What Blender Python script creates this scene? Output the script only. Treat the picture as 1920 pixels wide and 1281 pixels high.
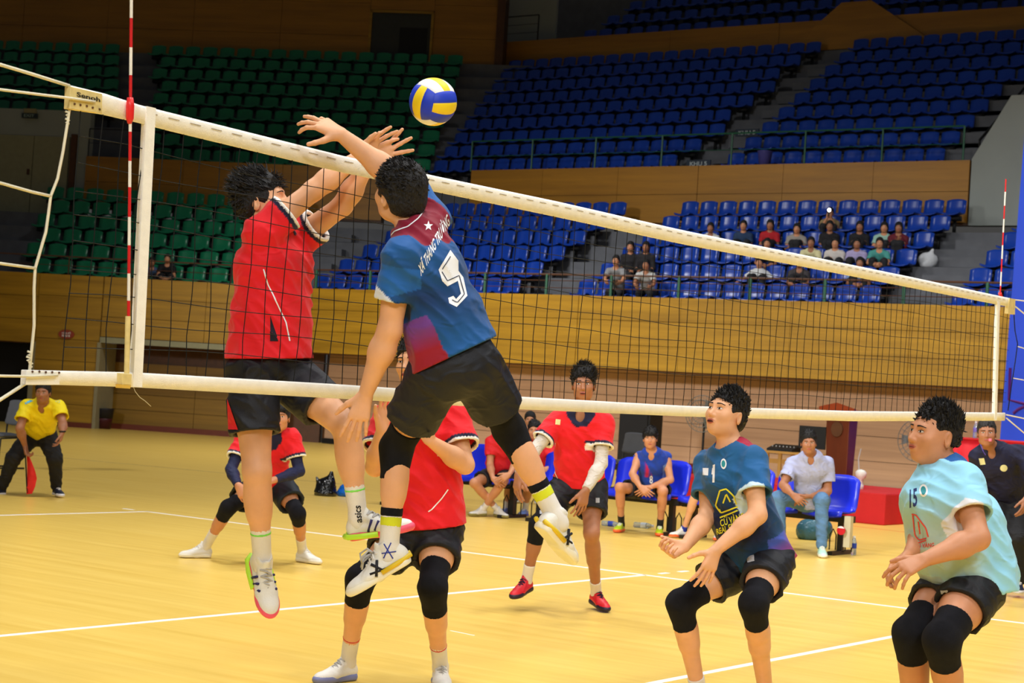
import bpy, math, random
import numpy as np
from mathutils import Vector, Matrix
from mathutils.bvhtree import BVHTree
random.seed(7); RNG=np.random.default_rng(7)
S=bpy.context.scene
for o in list(bpy.data.objects): bpy.data.objects.remove(o)
C=S.collection
V=lambda *a: np.array(a,float)
# ---------------------------------------------------------------- camera (metres; X along the net, Y towards the red side)
CF=3388.46; CP=V(-4.4674,-4.7381,1.4926)
CFW=V(0.82346589,0.56669529,0.02757512); CR=V(0.56430487,-0.82309712,0.06380558); CU=V(-0.05885532,0.03698094,0.99758131)
cam=bpy.data.objects.new('camera',bpy.data.cameras.new('camera')); C.objects.link(cam); S.camera=cam
cam.matrix_world=Matrix(((CR[0],CU[0],-CFW[0],CP[0]),(CR[1],CU[1],-CFW[1],CP[1]),(CR[2],CU[2],-CFW[2],CP[2]),(0,0,0,1)))
cam.data.sensor_width=36; cam.data.lens=36*CF/1920; cam.data.clip_end=300
cam.data.dof.use_dof=True; cam.data.dof.focus_distance=8.2; cam.data.dof.aperture_fstop=7.5
# ---------------------------------------------------------------- light and exposure
S.view_settings.view_transform='Standard'; S.view_settings.look='None'; S.view_settings.gamma=1; S.view_settings.use_curve_mapping=False
S.view_settings.exposure=0.0
W=bpy.data.worlds.new('world'); S.world=W; W.use_nodes=True
W.node_tree.nodes['Background'].inputs[0].default_value=(1,.97,.93,1); W.node_tree.nodes['Background'].inputs[1].default_value=.055
def area(x,y,z,sx,sy,p,tgt,spread=180,col=(1,.985,.955)):
    l=bpy.data.lights.new('hall_and_fill_lamp','AREA'); l.shape='RECTANGLE'; l.size=sx; l.size_y=sy; l.energy=p; l.color=col; l.spread=math.radians(spread)
    o=bpy.data.objects.new('hall_and_fill_lamp',l); C.objects.link(o); o.location=(x,y,z)
    o.rotation_euler=(Vector(tgt)-Vector((x,y,z))).to_track_quat('-Z','Y').to_euler()
LP=[(1,-8),(8,-8),(1,0),(8,0),(1,8),(8,8),(15,-5),(15,5)]
for x,y in LP: area(x,y,12.5,1.6,1.6,238,(x*.85+.8,y*.8,0),110)
for x,y in ((22,3),(21,17)): area(x,y,11,2,2,520,(x+3,y,0),140)  # fill: unseen lamps added to light the stands
for y in (2,16): area(-6,y,9.5,2,2,230,(27,y+1,.2),42)  # fill: narrow beams added to brighten the wall beneath the fascia overhang
area(-9,-12,9.5,2.5,2.5,110,(4,0,.5),60)
area(-12,-4,10,2.5,2.5,90,(4,2,.5),60)
# ---------------------------------------------------------------- helpers
def nz(v): v=np.asarray(v,float); return v/np.linalg.norm(v)
def ray(x,y): return CFW+(x-960)/CF*CR-(y-640.5)/CF*CU
def PX(x,y,D): return CP+D*ray(x,y)
def pl(x,y,n,d):
    n=np.asarray(n,float); q=ray(x,y); return CP+(d-n@CP)/(n@q)*q
def atZ(x,y,z=0): return pl(x,y,(0,0,1),z)
def atY(x,y,Y=0): return pl(x,y,(0,1,0),Y)
def atX(x,y,X): return pl(x,y,(1,0,0),X)
def cv(r,u,t): return r*CR+u*CU-t*CFW
MATS={}
def mat(name,col,rough=.6,bump=0,bs=60,var=.06,vs=8,metal=0,emit=0,spec=.4,stretch=(1,1,1),attr=None,alpha=1,trans=0,sheen=0,sss=0,wr=0,wrs=9):
    if name in MATS: return MATS[name]
    m=bpy.data.materials.new(name); m.use_nodes=True; nt=m.node_tree; N=nt.nodes; L=nt.links; b=N['Principled BSDF']
    b.inputs['Roughness'].default_value=rough; b.inputs['Metallic'].default_value=metal; b.inputs['Specular IOR Level'].default_value=spec
    if sheen: b.inputs['Sheen Weight'].default_value=sheen
    if sss: b.inputs['Subsurface Weight'].default_value=sss; b.inputs['Subsurface Radius'].default_value=(.02,.008,.004)
    if trans: b.inputs['Transmission Weight'].default_value=trans
    if alpha<1: b.inputs['Alpha'].default_value=alpha
    tc=N.new('ShaderNodeTexCoord'); mp=N.new('ShaderNodeMapping'); mp.inputs['Scale'].default_value=stretch; L.new(tc.outputs['Object'],mp.inputs[0])
    nz_=N.new('ShaderNodeTexNoise'); nz_.inputs['Scale'].default_value=vs; nz_.inputs['Detail'].default_value=4; L.new(mp.outputs[0],nz_.inputs[0])
    mr=N.new('ShaderNodeMapRange'); mr.inputs[1].default_value=.3; mr.inputs[2].default_value=.7; mr.inputs[3].default_value=1-var; mr.inputs[4].default_value=1+var; L.new(nz_.outputs[0],mr.inputs[0])
    mx=N.new('ShaderNodeMix'); mx.data_type='RGBA'; mx.blend_type='MULTIPLY'; mx.inputs[0].default_value=1
    if attr:
        a=N.new('ShaderNodeAttribute'); a.attribute_name=attr; L.new(a.outputs['Color'],mx.inputs[6])
    else: mx.inputs[6].default_value=(*col,1)
    L.new(mr.outputs[0],mx.inputs[7]); L.new(mx.outputs[2],b.inputs['Base Color'])
    if bump:
        n2=N.new('ShaderNodeTexNoise'); n2.inputs['Scale'].default_value=bs; n2.inputs['Detail'].default_value=5; L.new(mp.outputs[0],n2.inputs[0])
        bp=N.new('ShaderNodeBump'); bp.inputs['Strength'].default_value=min(1,bump); bp.inputs['Distance'].default_value=.01; L.new(n2.outputs[0],bp.inputs['Height']); L.new(bp.outputs[0],b.inputs['Normal'])
    if wr:
        n3=N.new('ShaderNodeTexNoise'); n3.inputs['Scale'].default_value=wrs; n3.inputs['Detail'].default_value=3; n3.inputs['Distortion'].default_value=1.6; n3.noise_type='RIDGED_MULTIFRACTAL' if hasattr(n3,'noise_type') else None
        mp2=N.new('ShaderNodeMapping'); mp2.inputs['Scale'].default_value=(1,1,1.5); mp2.inputs['Rotation'].default_value=(.5,.4,.3); L.new(tc.outputs['Object'],mp2.inputs[0]); L.new(mp2.outputs[0],n3.inputs[0])
        b3=N.new('ShaderNodeBump'); b3.inputs['Strength'].default_value=wr; b3.inputs['Distance'].default_value=.014; L.new(n3.outputs[0],b3.inputs['Height'])
        if bump: L.new(b3.outputs[0],bp.inputs['Normal'])
        else: L.new(b3.outputs[0],b.inputs['Normal'])
    if emit: b.inputs['Emission Color'].default_value=(*col,1); b.inputs['Emission Strength'].default_value=emit
    MATS[name]=m; return m
def rgb(r,g,b): return tuple(((c/255+.055)/1.055)**2.4 if c>10 else c/255/12.92 for c in (r,g,b))
class MB:
    def __init__(s): s.v=[];s.f=[];s.m=[];s.n=0
    def add(s,v,f,m=0):
        v=np.asarray(v,float); s.v.append(v)
        for q in f: s.f.append(tuple(i+s.n for i in q)); s.m.append(m)
        s.n+=len(v); return s
    def box(s,a,b,m=0,M=None,off=(0,0,0)):
        a,b=np.minimum(a,b),np.maximum(a,b)
        v=np.array([[x,y,z] for x in (a[0],b[0]) for y in (a[1],b[1]) for z in (a[2],b[2])],float)
        if M is not None: v=v@np.asarray(M)
        return s.add(v+np.asarray(off,float),[(0,1,3,2),(4,6,7,5),(0,4,5,1),(2,3,7,6),(0,2,6,4),(1,5,7,3)],m)
    def bar(s,p,q,w,h=None,up=(0,0,1),m=0):      # rectangular bar
        p,q=np.asarray(p,float),np.asarray(q,float); h=h or w; d=nz(q-p); up=np.asarray(up,float)
        if abs(d@up)>.99: up=V(1,0,0)
        a=nz(np.cross(d,up)); b=np.cross(a,d)
        v=[e+a*x*w/2+b*y*h/2 for e in (p,q) for x,y in ((-1,-1),(1,-1),(1,1),(-1,1))]
        return s.add(v,[(0,1,2,3),(7,6,5,4),(0,4,5,1),(1,5,6,2),(2,6,7,3),(3,7,4,0)],m)
    def tube(s,pts,r,n=6,m=0,cap=True):
        pts=[np.asarray(p,float) for p in pts]; K=len(pts); rs=r if hasattr(r,'__len__') else [r]*K
        a=None; v=[]
        for i,p in enumerate(pts):
            d=nz(pts[min(i+1,K-1)]-pts[max(i-1,0)])
            if a is None: a=np.cross(d,(0,0,1) if abs(d[2])<.9 else (1,0,0))
            a=nz(a-d*(a@d)); b=np.cross(d,a)
            for k in range(n):
                t=2*math.pi*k/n; v.append(p+rs[i]*(math.cos(t)*a+math.sin(t)*b))
        f=[(i*n+k,i*n+(k+1)%n,(i+1)*n+(k+1)%n,(i+1)*n+k) for i in range(K-1) for k in range(n)]
        if cap: f+=[tuple(range(n))[::-1],tuple(range((K-1)*n,K*n))]
        return s.add(v,f,m)
    def prism(s,poly,a,m=0):                      # polygon (3D pts) extruded by vector a
        P=[np.asarray(p,float) for p in poly]; n=len(P); a=np.asarray(a,float)
        return s.add(P+[p+a for p in P],[tuple(range(n))[::-1],tuple(range(n,2*n))]+[(i,(i+1)%n,n+(i+1)%n,n+i) for i in range(n)],m)
    def lathe(s,prof,n=20,M=None,off=(0,0,0),m=0):
        v=[];
        for r,z in prof:
            for k in range(n): t=2*math.pi*k/n; v.append((r*math.cos(t),r*math.sin(t),z))
        v=np.array(v)
        if M is not None: v=v@np.asarray(M)
        K=len(prof)
        return s.add(v+np.asarray(off,float),[(i*n+k,i*n+(k+1)%n,(i+1)*n+(k+1)%n,(i+1)*n+k) for i in range(K-1) for k in range(n)]+[tuple(range(n))[::-1],tuple(range((K-1)*n,K*n))],m)
    def mesh(s,name,mats,smooth=False,origin=(0,0,0)):
        me=bpy.data.meshes.new(name); v=np.concatenate(s.v)-np.asarray(origin,float)
        me.from_pydata(v.tolist(),[],s.f)
        for m in (mats if isinstance(mats,(list,tuple)) else [mats]): me.materials.append(m)
        if max(s.m): me.polygons.foreach_set('material_index',s.m)
        if smooth: me.shade_smooth()
        me.update(); return me
    def build(s,name,mats,parent=None,smooth=False,bevel=0,origin=None):
        if origin is None: origin=ORG.get(parent.name,V(0,0,0)) if parent else V(0,0,0)
        o=link(name,s.mesh(name,mats,smooth,origin),parent)
        if bevel:
            b=o.modifiers.new('bevel','BEVEL'); b.width=bevel; b.segments=2; b.limit_method='ANGLE'
        return o
ORG={}
def link(name,me,parent=None):
    o=bpy.data.objects.new(name,me); C.objects.link(o)
    if parent: o.parent=parent; ORG[o.name]=ORG.get(parent.name,V(0,0,0))
    return o
def tag(o,label,cat,group=None,kind=None):
    if label: o['label']=label
    if cat: o['category']=cat
    if group: o['group']=group
    if kind: o['kind']=kind
    return o
def thing(name,label,cat,loc,group=None):
    o=bpy.data.objects.new(name,None); C.objects.link(o); o.location=tuple(loc); o.empty_display_size=.1
    ORG[o.name]=np.asarray(loc,float); return tag(o,label,cat,group)
def struct(o): o['kind']='structure'; return o
def text_polys(txt,depth=0,font=None,shear=0):
    cu=bpy.data.curves.new('t','FONT'); cu.body=txt; cu.resolution_u=3; cu.shear=shear; cu.offset=.02
    ob=bpy.data.objects.new('t',cu); C.objects.link(ob); dg=bpy.context.evaluated_depsgraph_get(); me=bpy.data.meshes.new_from_object(ob.evaluated_get(dg))
    v=np.zeros(len(me.vertices)*3); me.vertices.foreach_get('co',v); v=v.reshape(-1,3)[:,:2]; f=[tuple(p.vertices) for p in me.polygons]
    bpy.data.objects.remove(ob); bpy.data.curves.remove(cu); bpy.data.meshes.remove(me)
    lo,hi=v.min(0),v.max(0); v=(v-lo)/(hi-lo)     # normalised to the unit square
    return v,f
# ---------------------------------------------------------------- the hall
def wood(name,c1,c2,rough=.45,sc=(.5,.5,9)):
    m=bpy.data.materials.new(name); m.use_nodes=True; nt=m.node_tree; N=nt.nodes; L=nt.links; b=N['Principled BSDF']
    tc=N.new('ShaderNodeTexCoord'); mp=N.new('ShaderNodeMapping'); mp.inputs['Scale'].default_value=sc; L.new(tc.outputs['Object'],mp.inputs[0])
    n=N.new('ShaderNodeTexNoise'); n.inputs['Scale'].default_value=1; n.inputs['Detail'].default_value=6; n.inputs['Roughness'].default_value=.65; L.new(mp.outputs[0],n.inputs[0])
    r=N.new('ShaderNodeValToRGB'); r.color_ramp.elements[0].position=.3; r.color_ramp.elements[1].position=.7; r.color_ramp.elements[0].color=(*c1,1); r.color_ramp.elements[1].color=(*c2,1)
    L.new(n.outputs[0],r.inputs[0]); L.new(r.outputs[0],b.inputs['Base Color']); b.inputs['Roughness'].default_value=rough
    return m
M_floor=wood('sports_floor',rgb(234,194,88),rgb(250,214,112),.32,(9,.5,1))
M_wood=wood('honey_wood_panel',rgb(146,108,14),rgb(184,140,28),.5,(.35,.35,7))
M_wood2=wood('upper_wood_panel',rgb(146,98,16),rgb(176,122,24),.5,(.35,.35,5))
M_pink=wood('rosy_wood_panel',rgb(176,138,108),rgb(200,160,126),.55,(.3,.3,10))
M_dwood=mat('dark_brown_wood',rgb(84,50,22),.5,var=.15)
M_olive=wood('olive_wood_panel',rgb(120,88,14),rgb(146,108,22),.55,(.35,.35,9))  # olive wood of the recess wall
M_conc=mat('grey_concrete',rgb(96,98,104),.8,bump=.2,bs=20,var=.12,vs=3)
M_conc2=mat('pale_wall_paint',rgb(150,156,152),.8,var=.05,vs=1)
M_white=mat('white_line_paint',rgb(250,250,250),.5,var=.02)
M_beige=mat('beige_door_paint',rgb(150,148,118),.7,var=.06)
M_black=mat('black_matte',rgb(14,14,17),.6)
M_redbase=mat('red_brown_skirting',rgb(110,48,28),.5)
fl=MB(); fl.box((-25,-25,-.3),(45,45,0)); floor=struct(fl.build('floor',M_floor))
def fline(a,b,w=.05,m=M_white,z=.0015,nm='court_line',lab=None):
    a,b=V(*a,0),V(*b,0); d=nz(b-a); s=np.cross(d,(0,0,1))*w/2
    o=MB().prism([a-s,b-s,b+s,a+s],(0,0,z)).build(nm,m,floor)
    if lab: o['label']=lab
fline((0,-9),(0,9)); fline((9,-9),(9,9)); fline((-.025,9),(9.025,9)); fline((-.025,-9),(9.025,-9)); fline((0,0),(9,0)); fline((0,3),(9,3)); fline((0,-3),(9,-3))
for sg in (1,-1):
    for i in range(5): fline((9.25+.35*i,3*sg),(9.4+.35*i,3*sg)); fline((-.25-.35*i,3*sg),(-.4-.35*i,3*sg))
    for x in (0,9): fline((x,9.2*sg),(x,9.35*sg))
p,q=atZ(845,1183),atZ(889,1192); fline(p[:2],q[:2],.012)
p,q=atZ(0,848),atZ(640,908); fline(p[:2],q[:2],.03,mat('grey_line_paint',rgb(140,120,80),.5),nm='marking_line',lab='thin grey marking line')
p,q=atZ(1585,985),atZ(1900,1022); fline(p[:2],q[:2],.03,mat('red_line_paint',rgb(220,110,50),.5),nm='marking_line',lab='thin red marking line')
K=V(27.05,22.6); D1=V(-.42,.9075); N1=V(.9075,.42); D2=V(0,-1); N2=V(1,0); MIT=V(1,.2202)
FR={1:(D1,N1),2:(D2,N2)}
def fw(fr,t,k,z): d,n=FR[fr]; p=K+d*t+n*k; return V(p[0],p[1],z)
def ft(fr,x,y,k):
    d,n=FR[fr]; w=pl(x,y,(*n,0),n@(K+n*k)); return float((w[:2]-K)@d),float(w[2])
def run(k,t1=15,t2=29):                      # polyline of a step edge at depth k: far left, corner, far right
    c=K+MIT*k; return [fw(1,t1,k,0)[:2],c,fw(2,t2,k,0)[:2]]
def slab(mb,k0,k1,z0,z1,t1=15,t2=29):
    a,b=run(k0,t1,t2),run(k1,t1,t2)
    for i in (0,1): mb.prism([V(*a[i],z0),V(*a[i+1],z0),V(*b[i+1],z0),V(*b[i],z0)],(0,0,z1-z0))
def panels(fr,t0,t1,z0,z1,k,nr,L,m,parent,th=.04,nm='panel'):
    n=max(1,round((t1-t0)/L)); g=.005
    for i in range(n):
        for j in range(nr):
            a=t0+(t1-t0)*i/n+g; b=t0+(t1-t0)*(i+1)/n-g; u=z0+(z1-z0)*j/nr+g; v=z0+(z1-z0)*(j+1)/nr-g; kk=k-.004*((i*7+j*3)%3)
            MB().prism([fw(fr,a,kk,u),fw(fr,b,kk,u),fw(fr,b,kk+th,u),fw(fr,a,kk+th,u)],(0,0,v-u)).build(nm,m,parent)
def wallbox(mb,fr,t0,t1,k0,k1,z0,z1,m=0): mb.prism([fw(fr,t0,k0,z0),fw(fr,t1,k0,z0),fw(fr,t1,k1,z0),fw(fr,t0,k1,z0)],(0,0,z1-z0),m)
# lower stand: fascia, terraces
RZ=lambda i:3.2+.44*(i-1)
UZ=lambda i:6.77+.513*i
ter=MB()
slab(ter,.06,.45,2.5,RZ(0))
for i in range(1,7): slab(ter,.85*i-.40,.85*i+.45,RZ(i)-.75,RZ(i))
slab(ter,5.55,6.0,5.0,RZ(6)); lower=struct(ter.build('stand_lower_terrace',M_conc))
up=MB()
for i in range(0,9): slab(up,6.75+.85*i-.45,6.75+.85*i+.40,UZ(i)-.9,UZ(i),t1=22)
slab(up,14.0,16.5,10.9,UZ(9)+.05,t1=24); upper=struct(up.build('stand_upper_terrace',M_conc))
wf=MB()
tdoor=ft(1,60,720,0)[0]; tj=ft(1,182,720,0)[0]; tr=ft(1,585,720,0)[0]
wallbox(wf,2,0,29,.05,.2,2.08,3.55); wallbox(wf,1,0,tj,.05,.2,2.14,3.55); wallbox(wf,1,tj,tdoor,.05,.3,0,3.55); wallbox(wf,1,tdoor,15,.05,.3,1.9,3.55)
fascia=struct(wf.build('wall_lower_fascia',M_dwood))
panels(2,0,29,2.09,3.57,.01,3,2.4,M_wood,fascia); panels(1,0,tj,2.16,3.57,.01,3,2.4,M_wood,fascia); panels(1,tj+.02,tdoor,.02,3.57,.01,7,2.4,M_wood,fascia); panels(1,tdoor,15,1.92,3.57,.01,3,2.4,M_wood,fascia)
# recessed wall under the fascia
rw=MB(); wallbox(rw,2,-.3,29,1.05,1.2,0,2.6); wallbox(rw,1,-.1,.9,1.05,1.2,0,2.6); 
rec=struct(rw.build('wall_under_stand',M_dwood)); panels(2,-.2,29,.12,2.5,1.0,5,3.2,M_pink,rec)
sf=MB(); wallbox(sf,2,-.3,29,.2,1.05,2.08,2.2); wallbox(sf,1,0,15,.2,1.9,2.14,2.3); struct(sf.build('ceiling_under_stand',M_dwood))
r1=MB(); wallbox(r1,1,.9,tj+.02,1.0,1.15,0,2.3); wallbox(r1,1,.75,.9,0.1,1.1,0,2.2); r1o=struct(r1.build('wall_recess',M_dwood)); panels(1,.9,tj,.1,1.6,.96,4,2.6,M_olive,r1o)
struct(MB().prism([fw(1,.9,-.02,2.02),fw(1,tj,-.02,2.02),fw(1,tj,.06,2.02),fw(1,.9,.06,2.02)],(0,0,.13)).build('trim_1',M_beige))
struct(MB().prism([fw(1,tj-.03,-.03,0),fw(1,tj+.05,-.03,0),fw(1,tj+.05,.95,0),fw(1,tj-.03,.95,0)],(0,0,2.02)).build('trim_2',mat('pale_jamb',rgb(150,142,110),.7)))
bb=MB(); wallbox(bb,1,.9,tj,.9,.96,0,.13); wallbox(bb,1,tj,tdoor,-.02,.02,0,.12); struct(bb.build('baseboard_left',M_redbase))
bb=MB(); wallbox(bb,2,-.2,29,.92,.99,0,.12); struct(bb.build('baseboard_right',M_black))
dk=MB(); wallbox(dk,1,tdoor,tdoor+2.6,.5,.6,0,1.95); struct(dk.build('door_1',M_black))
fr_=MB(); wallbox(fr_,1,tdoor-.02,tdoor+.08,-.04,.5,0,1.95); struct(fr_.build('trim_3',mat('pale_jamb',(0,0,0))))
# notice sign on the wall
t_,z_=ft(1,125,627,0); sg=MB(); c=fw(1,t_,-.02,z_)
sg.prism([fw(1,t_+.2*math.cos(a),-.03,z_+.11*math.sin(a)) for a in np.linspace(0,2*math.pi,13)[:-1]],(N1[0]*.02,N1[1]*.02,0))
sign=tag(sg.build('notice_sign',mat('sign_red',rgb(150,60,40),.6)),'small red oval notice sign with white lettering on the honey wood wall','sign')
def wtext(txt,fr,t,k,z,w,h,m,parent,nm='lettering',dirn=1):
    v,f=text_polys(txt); d=-FR[fr][0]*dirn if fr==1 else FR[fr][0]*dirn
    b=K+FR[fr][0]*t+FR[fr][1]*k
    P=np.array([[b[0]+d[0]*(a-.5)*w,b[1]+d[1]*(a-.5)*w,z+(c-.5)*h] for a,c in v]); return MB().add(P,f).build(nm,m,parent)
wtext('CỬA SỐ',1,t_,-.034,z_+.035,.22,.05,M_white,sign); wtext('KHU B',1,t_,-.034,z_-.035,.2,.05,M_white,sign)
# second fascia and its vomitories
tv1=ft(1,161,300,6.0)[0]; tv2=ft(2,1817,330,6.0)[0]
w2=MB(); wallbox(w2,2,0,tv2,6.05,6.3,5.7,7.1); wallbox(w2,1,0,tv1,6.05,6.3,5.7,7.1); f2=struct(w2.build('wall_upper_fascia',M_dwood))
panels(2,-.1,tv2,5.75,7.12,6.01,2,2.4,M_wood2,f2); panels(1,0,tv1,5.75,7.12,6.01,2,2.4,M_wood2,f2)
# left portal: grey wall with beige double doors
pw=MB(); wallbox(pw,1,tv1,24,6.15,6.4,RZ(6)-.2,8.35)
portal=struct(pw.build('wall_portal_left',M_conc2))
for i,(x0,x1) in enumerate(((2,66),(68,133))):
    a,za=ft(1,x0,224,6.1); b,zb=ft(1,x1,232,6.1)
    d=MB(); wallbox(d,1,a,b,6.08,6.14,RZ(6),7.62); o=struct(d.build('door_%d'%(i+2),M_beige))
    if i==0: h=MB(); wallbox(h,1,b+.06,b+.12,6.04,6.08,6.55,6.7); h.build('door_handle',M_dwood,o)
jb=MB(); wallbox(jb,1,ft(1,139,300,6.1)[0]-.05,ft(1,135,300,6.1)[0]+.05,6.05,6.14,RZ(6),7.7); struct(jb.build('trim_4',M_dwood))
t_,z_=ft(1,56,212,6.05); s=MB(); wallbox(s,1,t_-.22,t_+.22,6.02,6.1,z_-.14,z_-.01); sg=tag(s.build('exit_sign',mat('sign_dark',rgb(40,52,60),.4)),'small dark exit sign above the beige doors at far left','sign'); wtext('EXIT',1,t_,6.01,z_-.075,.3,.08,mat('sign_pale',rgb(150,170,160),.5),sg)
s=MB(); wallbox(s,1,t_-.18,t_+.18,6.04,6.1,z_+.0,z_+.12); tag(s.build('emergency_lamp',mat('lamp_beige',rgb(150,140,100),.5)),'beige emergency lamp box just above the dark exit sign','lamp')
# right portal wall (grey) with slanted top and handrail
a0=tv2+.02
rp=MB(); z0=5.7
rp.prism([fw(2,a0,6.05,z0),fw(2,28,6.05,z0),fw(2,28,6.05,8.5),fw(2,a0+.8,6.05,8.5),fw(2,a0,6.05,7.14)],(.3,0,0)); struct(rp.build('wall_portal_right',M_conc2))
st=MB()
for i in range(9): wallbox(st,2,11.75,13.25,6.3+.85*i,6.3+.85*i+.42,UZ(i)-.1,UZ(i)+.25)
hr=MB()
p=[fw(2,13.1,6.8+.85*i,UZ(i)+.9) for i in (0,5)]; hr.tube([p[0],p[1]],.03); hr.tube([p[0]-V(0,0,.8),p[0]],.025); hr.tube([p[1]-V(0,0,.9),p[1]],.025)
tag(hr.build('handrail',M_black),'dark sloping handrail on the stairs beside the upper right grey wall','handrail')
# aisle stair treads
def aisle(fr,t0,t1,sl,rows,zf,k0):
    for i in rows:
        k=k0+.85*i; a=t0+sl*(k-k0); b=t1+sl*(k-k0)
        wallbox(st,fr,a,b,k-.83,k-.42,zf(i)-.4,zf(i)-.22 if False else zf(i)-.2)
AI=[]
for fr,ta,tb,rows,zf,k0 in ((2,5.35,6.75,range(1,7),RZ,0),(2,13.65,15.0,range(1,7),RZ,0),(2,7.0,6.0,range(1,9),UZ,6.75),(1,.3,1.6,range(1,7),RZ,0)):
    aisle(fr,min(ta,tb),max(ta,tb),0,rows,zf,k0)
struct(st.build('stair_treads',M_conc))
# top walls
tw=MB(); wallbox(tw,1,-1.4,26,14.6,14.8,UZ(8)+.2,15.5); t0d,_=ft(1,697,60,14.55); t1d,_=ft(1,808,60,14.55)
tc=ft(1,933,60,14.55)[0]
topw=struct(tw.build('wall_top_left',M_dwood))
td0,td1=min(t0d,t1d),max(t0d,t1d)
panels(1,td1+.08,26,UZ(9)-.1,15.4,14.55,4,3.0,M_wood2,topw); panels(1,tc,td0-.08,UZ(9)-.1,15.4,14.55,4,2.2,M_wood2,topw); panels(1,td0-.08,td1+.08,13.15,15.4,14.55,2,2.4,M_wood2,topw)
d=MB(); wallbox(d,1,td0,td1,14.52,14.56,UZ(9)-.3,13.05); o=struct(d.build('door_4',mat('dark_grey_door',rgb(58,60,58),.7)))
e=MB(); wallbox(e,1,td0+.1,td0+(td1-td0)*.52,14.50,14.53,UZ(9)-.3,12.6); e.build('door_leaf',M_black,o)
e=MB(); 
for a,b in ((td0-.08,td0),(td1,td1+.08)): wallbox(e,1,a,b,14.48,14.56,UZ(9)-.3,13.13)
wallbox(e,1,td0-.08,td1+.08,14.48,14.56,13.05,13.13); e.build('door_frame',M_wood,o)
e=MB(); wallbox(e,1,tc-.25,tc,14.3,14.9,UZ(9)-.3,15.5); struct(e.build('trim_5',M_dwood))
# third tier on the right
ye=22.6-28.0
t3=MB(); wallbox(t3,2,-6.5,29,14.45,14.7,UZ(9)-.2,12.35)
for i in range(5): wallbox(t3,2,-3.2+.3*i,29,14.7+.8*i,15.5+.8*i,11.5,12.0+.6*i)
wallbox(t3,2,-8,29,19.5,19.8,11,19); third=struct(t3.build('wall_top_right',M_conc))
panels(2,-6.4,29,UZ(9)-.15,12.4,14.42,1,3.4,M_wood2,third)
b=MB(); b.prism([fw(2,22.6-y,14.2,z) for y,z in ((18.05,11.5),(16.41,12.8),(15.54,12.8),(13.6,11.5))],(.2,0,0)); struct(b.build('trim_6',M_wood2))
b=MB(); wallbox(b,2,-6.6,-4.6,16.2,16.3,12.0,15); struct(b.build('wall_landing',M_conc2))
def railing(pts,h,name,label,gap,posts_m,rail_m,r=.025,mids=(.45,),prad=.02):
    root=thing(name,label,'railing',pts[0])
    pts=[np.asarray(p,float) for p in pts]
    MB().tube([p+V(0,0,h) for p in pts],r).build('top_rail',rail_m,root)
    for m_ in mids: MB().tube([p+V(0,0,h*m_) for p in pts],r*.4,4).build('wire',rail_m,root)
    for a,b in zip(pts[:-1],pts[1:]):
        L=np.linalg.norm(b-a); n=max(1,round(L/gap))
        for i in range(n+1):
            q=a+(b-a)*i/n; MB().tube([q,q+V(0,0,h)],prad,5).build('post',posts_m,root)
M_grn=mat('green_post_paint',rgb(34,92,66),.5); M_rust=mat('brown_rail_paint',rgb(86,56,40),.5)
railing([fw(2,0,.12,3.57),fw(2,27,.12,3.57)],.43,'railing','brown rail on green posts along the lower blue stand edge',1.55,M_grn,M_rust,.022,(.35,.7),.035)
railing([fw(1,14,.12,3.57),fw(1,0,.12,3.57)],.43,'railing','thin dark rail along the lower green stand edge',1.9,M_rust,M_rust,.018,(.5,),.015)
railing([fw(2,-.2,6.12,7.1),fw(2,13,6.12,7.1)],.78,'railing','green rail in front of the upper blue seats',1.95,M_grn,M_grn,.02,(.5,),.025)
railing([fw(1,tv1,6.12,7.1),fw(1,0,6.12,7.1)],.78,'railing','dark rail in front of the upper green seats',2.2,M_black,M_black,.015,(.5,),.015)
railing([fw(2,-5.9,14.5,12.4),fw(2,-4.1,14.5,12.4)],.8,'railing','dark rail of the top landing beside the wood wall',1.8,M_black,M_black,.02,(.33,.66),.025)
# aisle signs
for tt,kk,zz,tx,lb in ((22.6-16.6,.42,RZ(1)-.03+.55-.2,'KHU 6','small dark aisle sign above the lower fascia left of the seated youths'),(22.6-8.4,.42,RZ(1)+.32,'KHU 5','small dark aisle sign above the lower fascia right of the spectators'),(22.6-16.2,6.3,7.2,'KHU 5','small aisle sign low on the stairs of the upper blue stand'),(22.6-16.0,8.3,8.25,'KHU 5','small aisle sign higher on the stairs of the upper blue stand')):
    s=MB(); wallbox(s,2,tt-.32,tt+.32,kk-.04,kk,zz-.09,zz+.09); o=tag(s.build('aisle_sign',mat('sign_navy',rgb(26,40,58),.5)),lb,'sign'); wtext(tx,2,tt,kk-.045,zz,.46,.1,mat('sign_text',rgb(170,180,180),.5),o)
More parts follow.
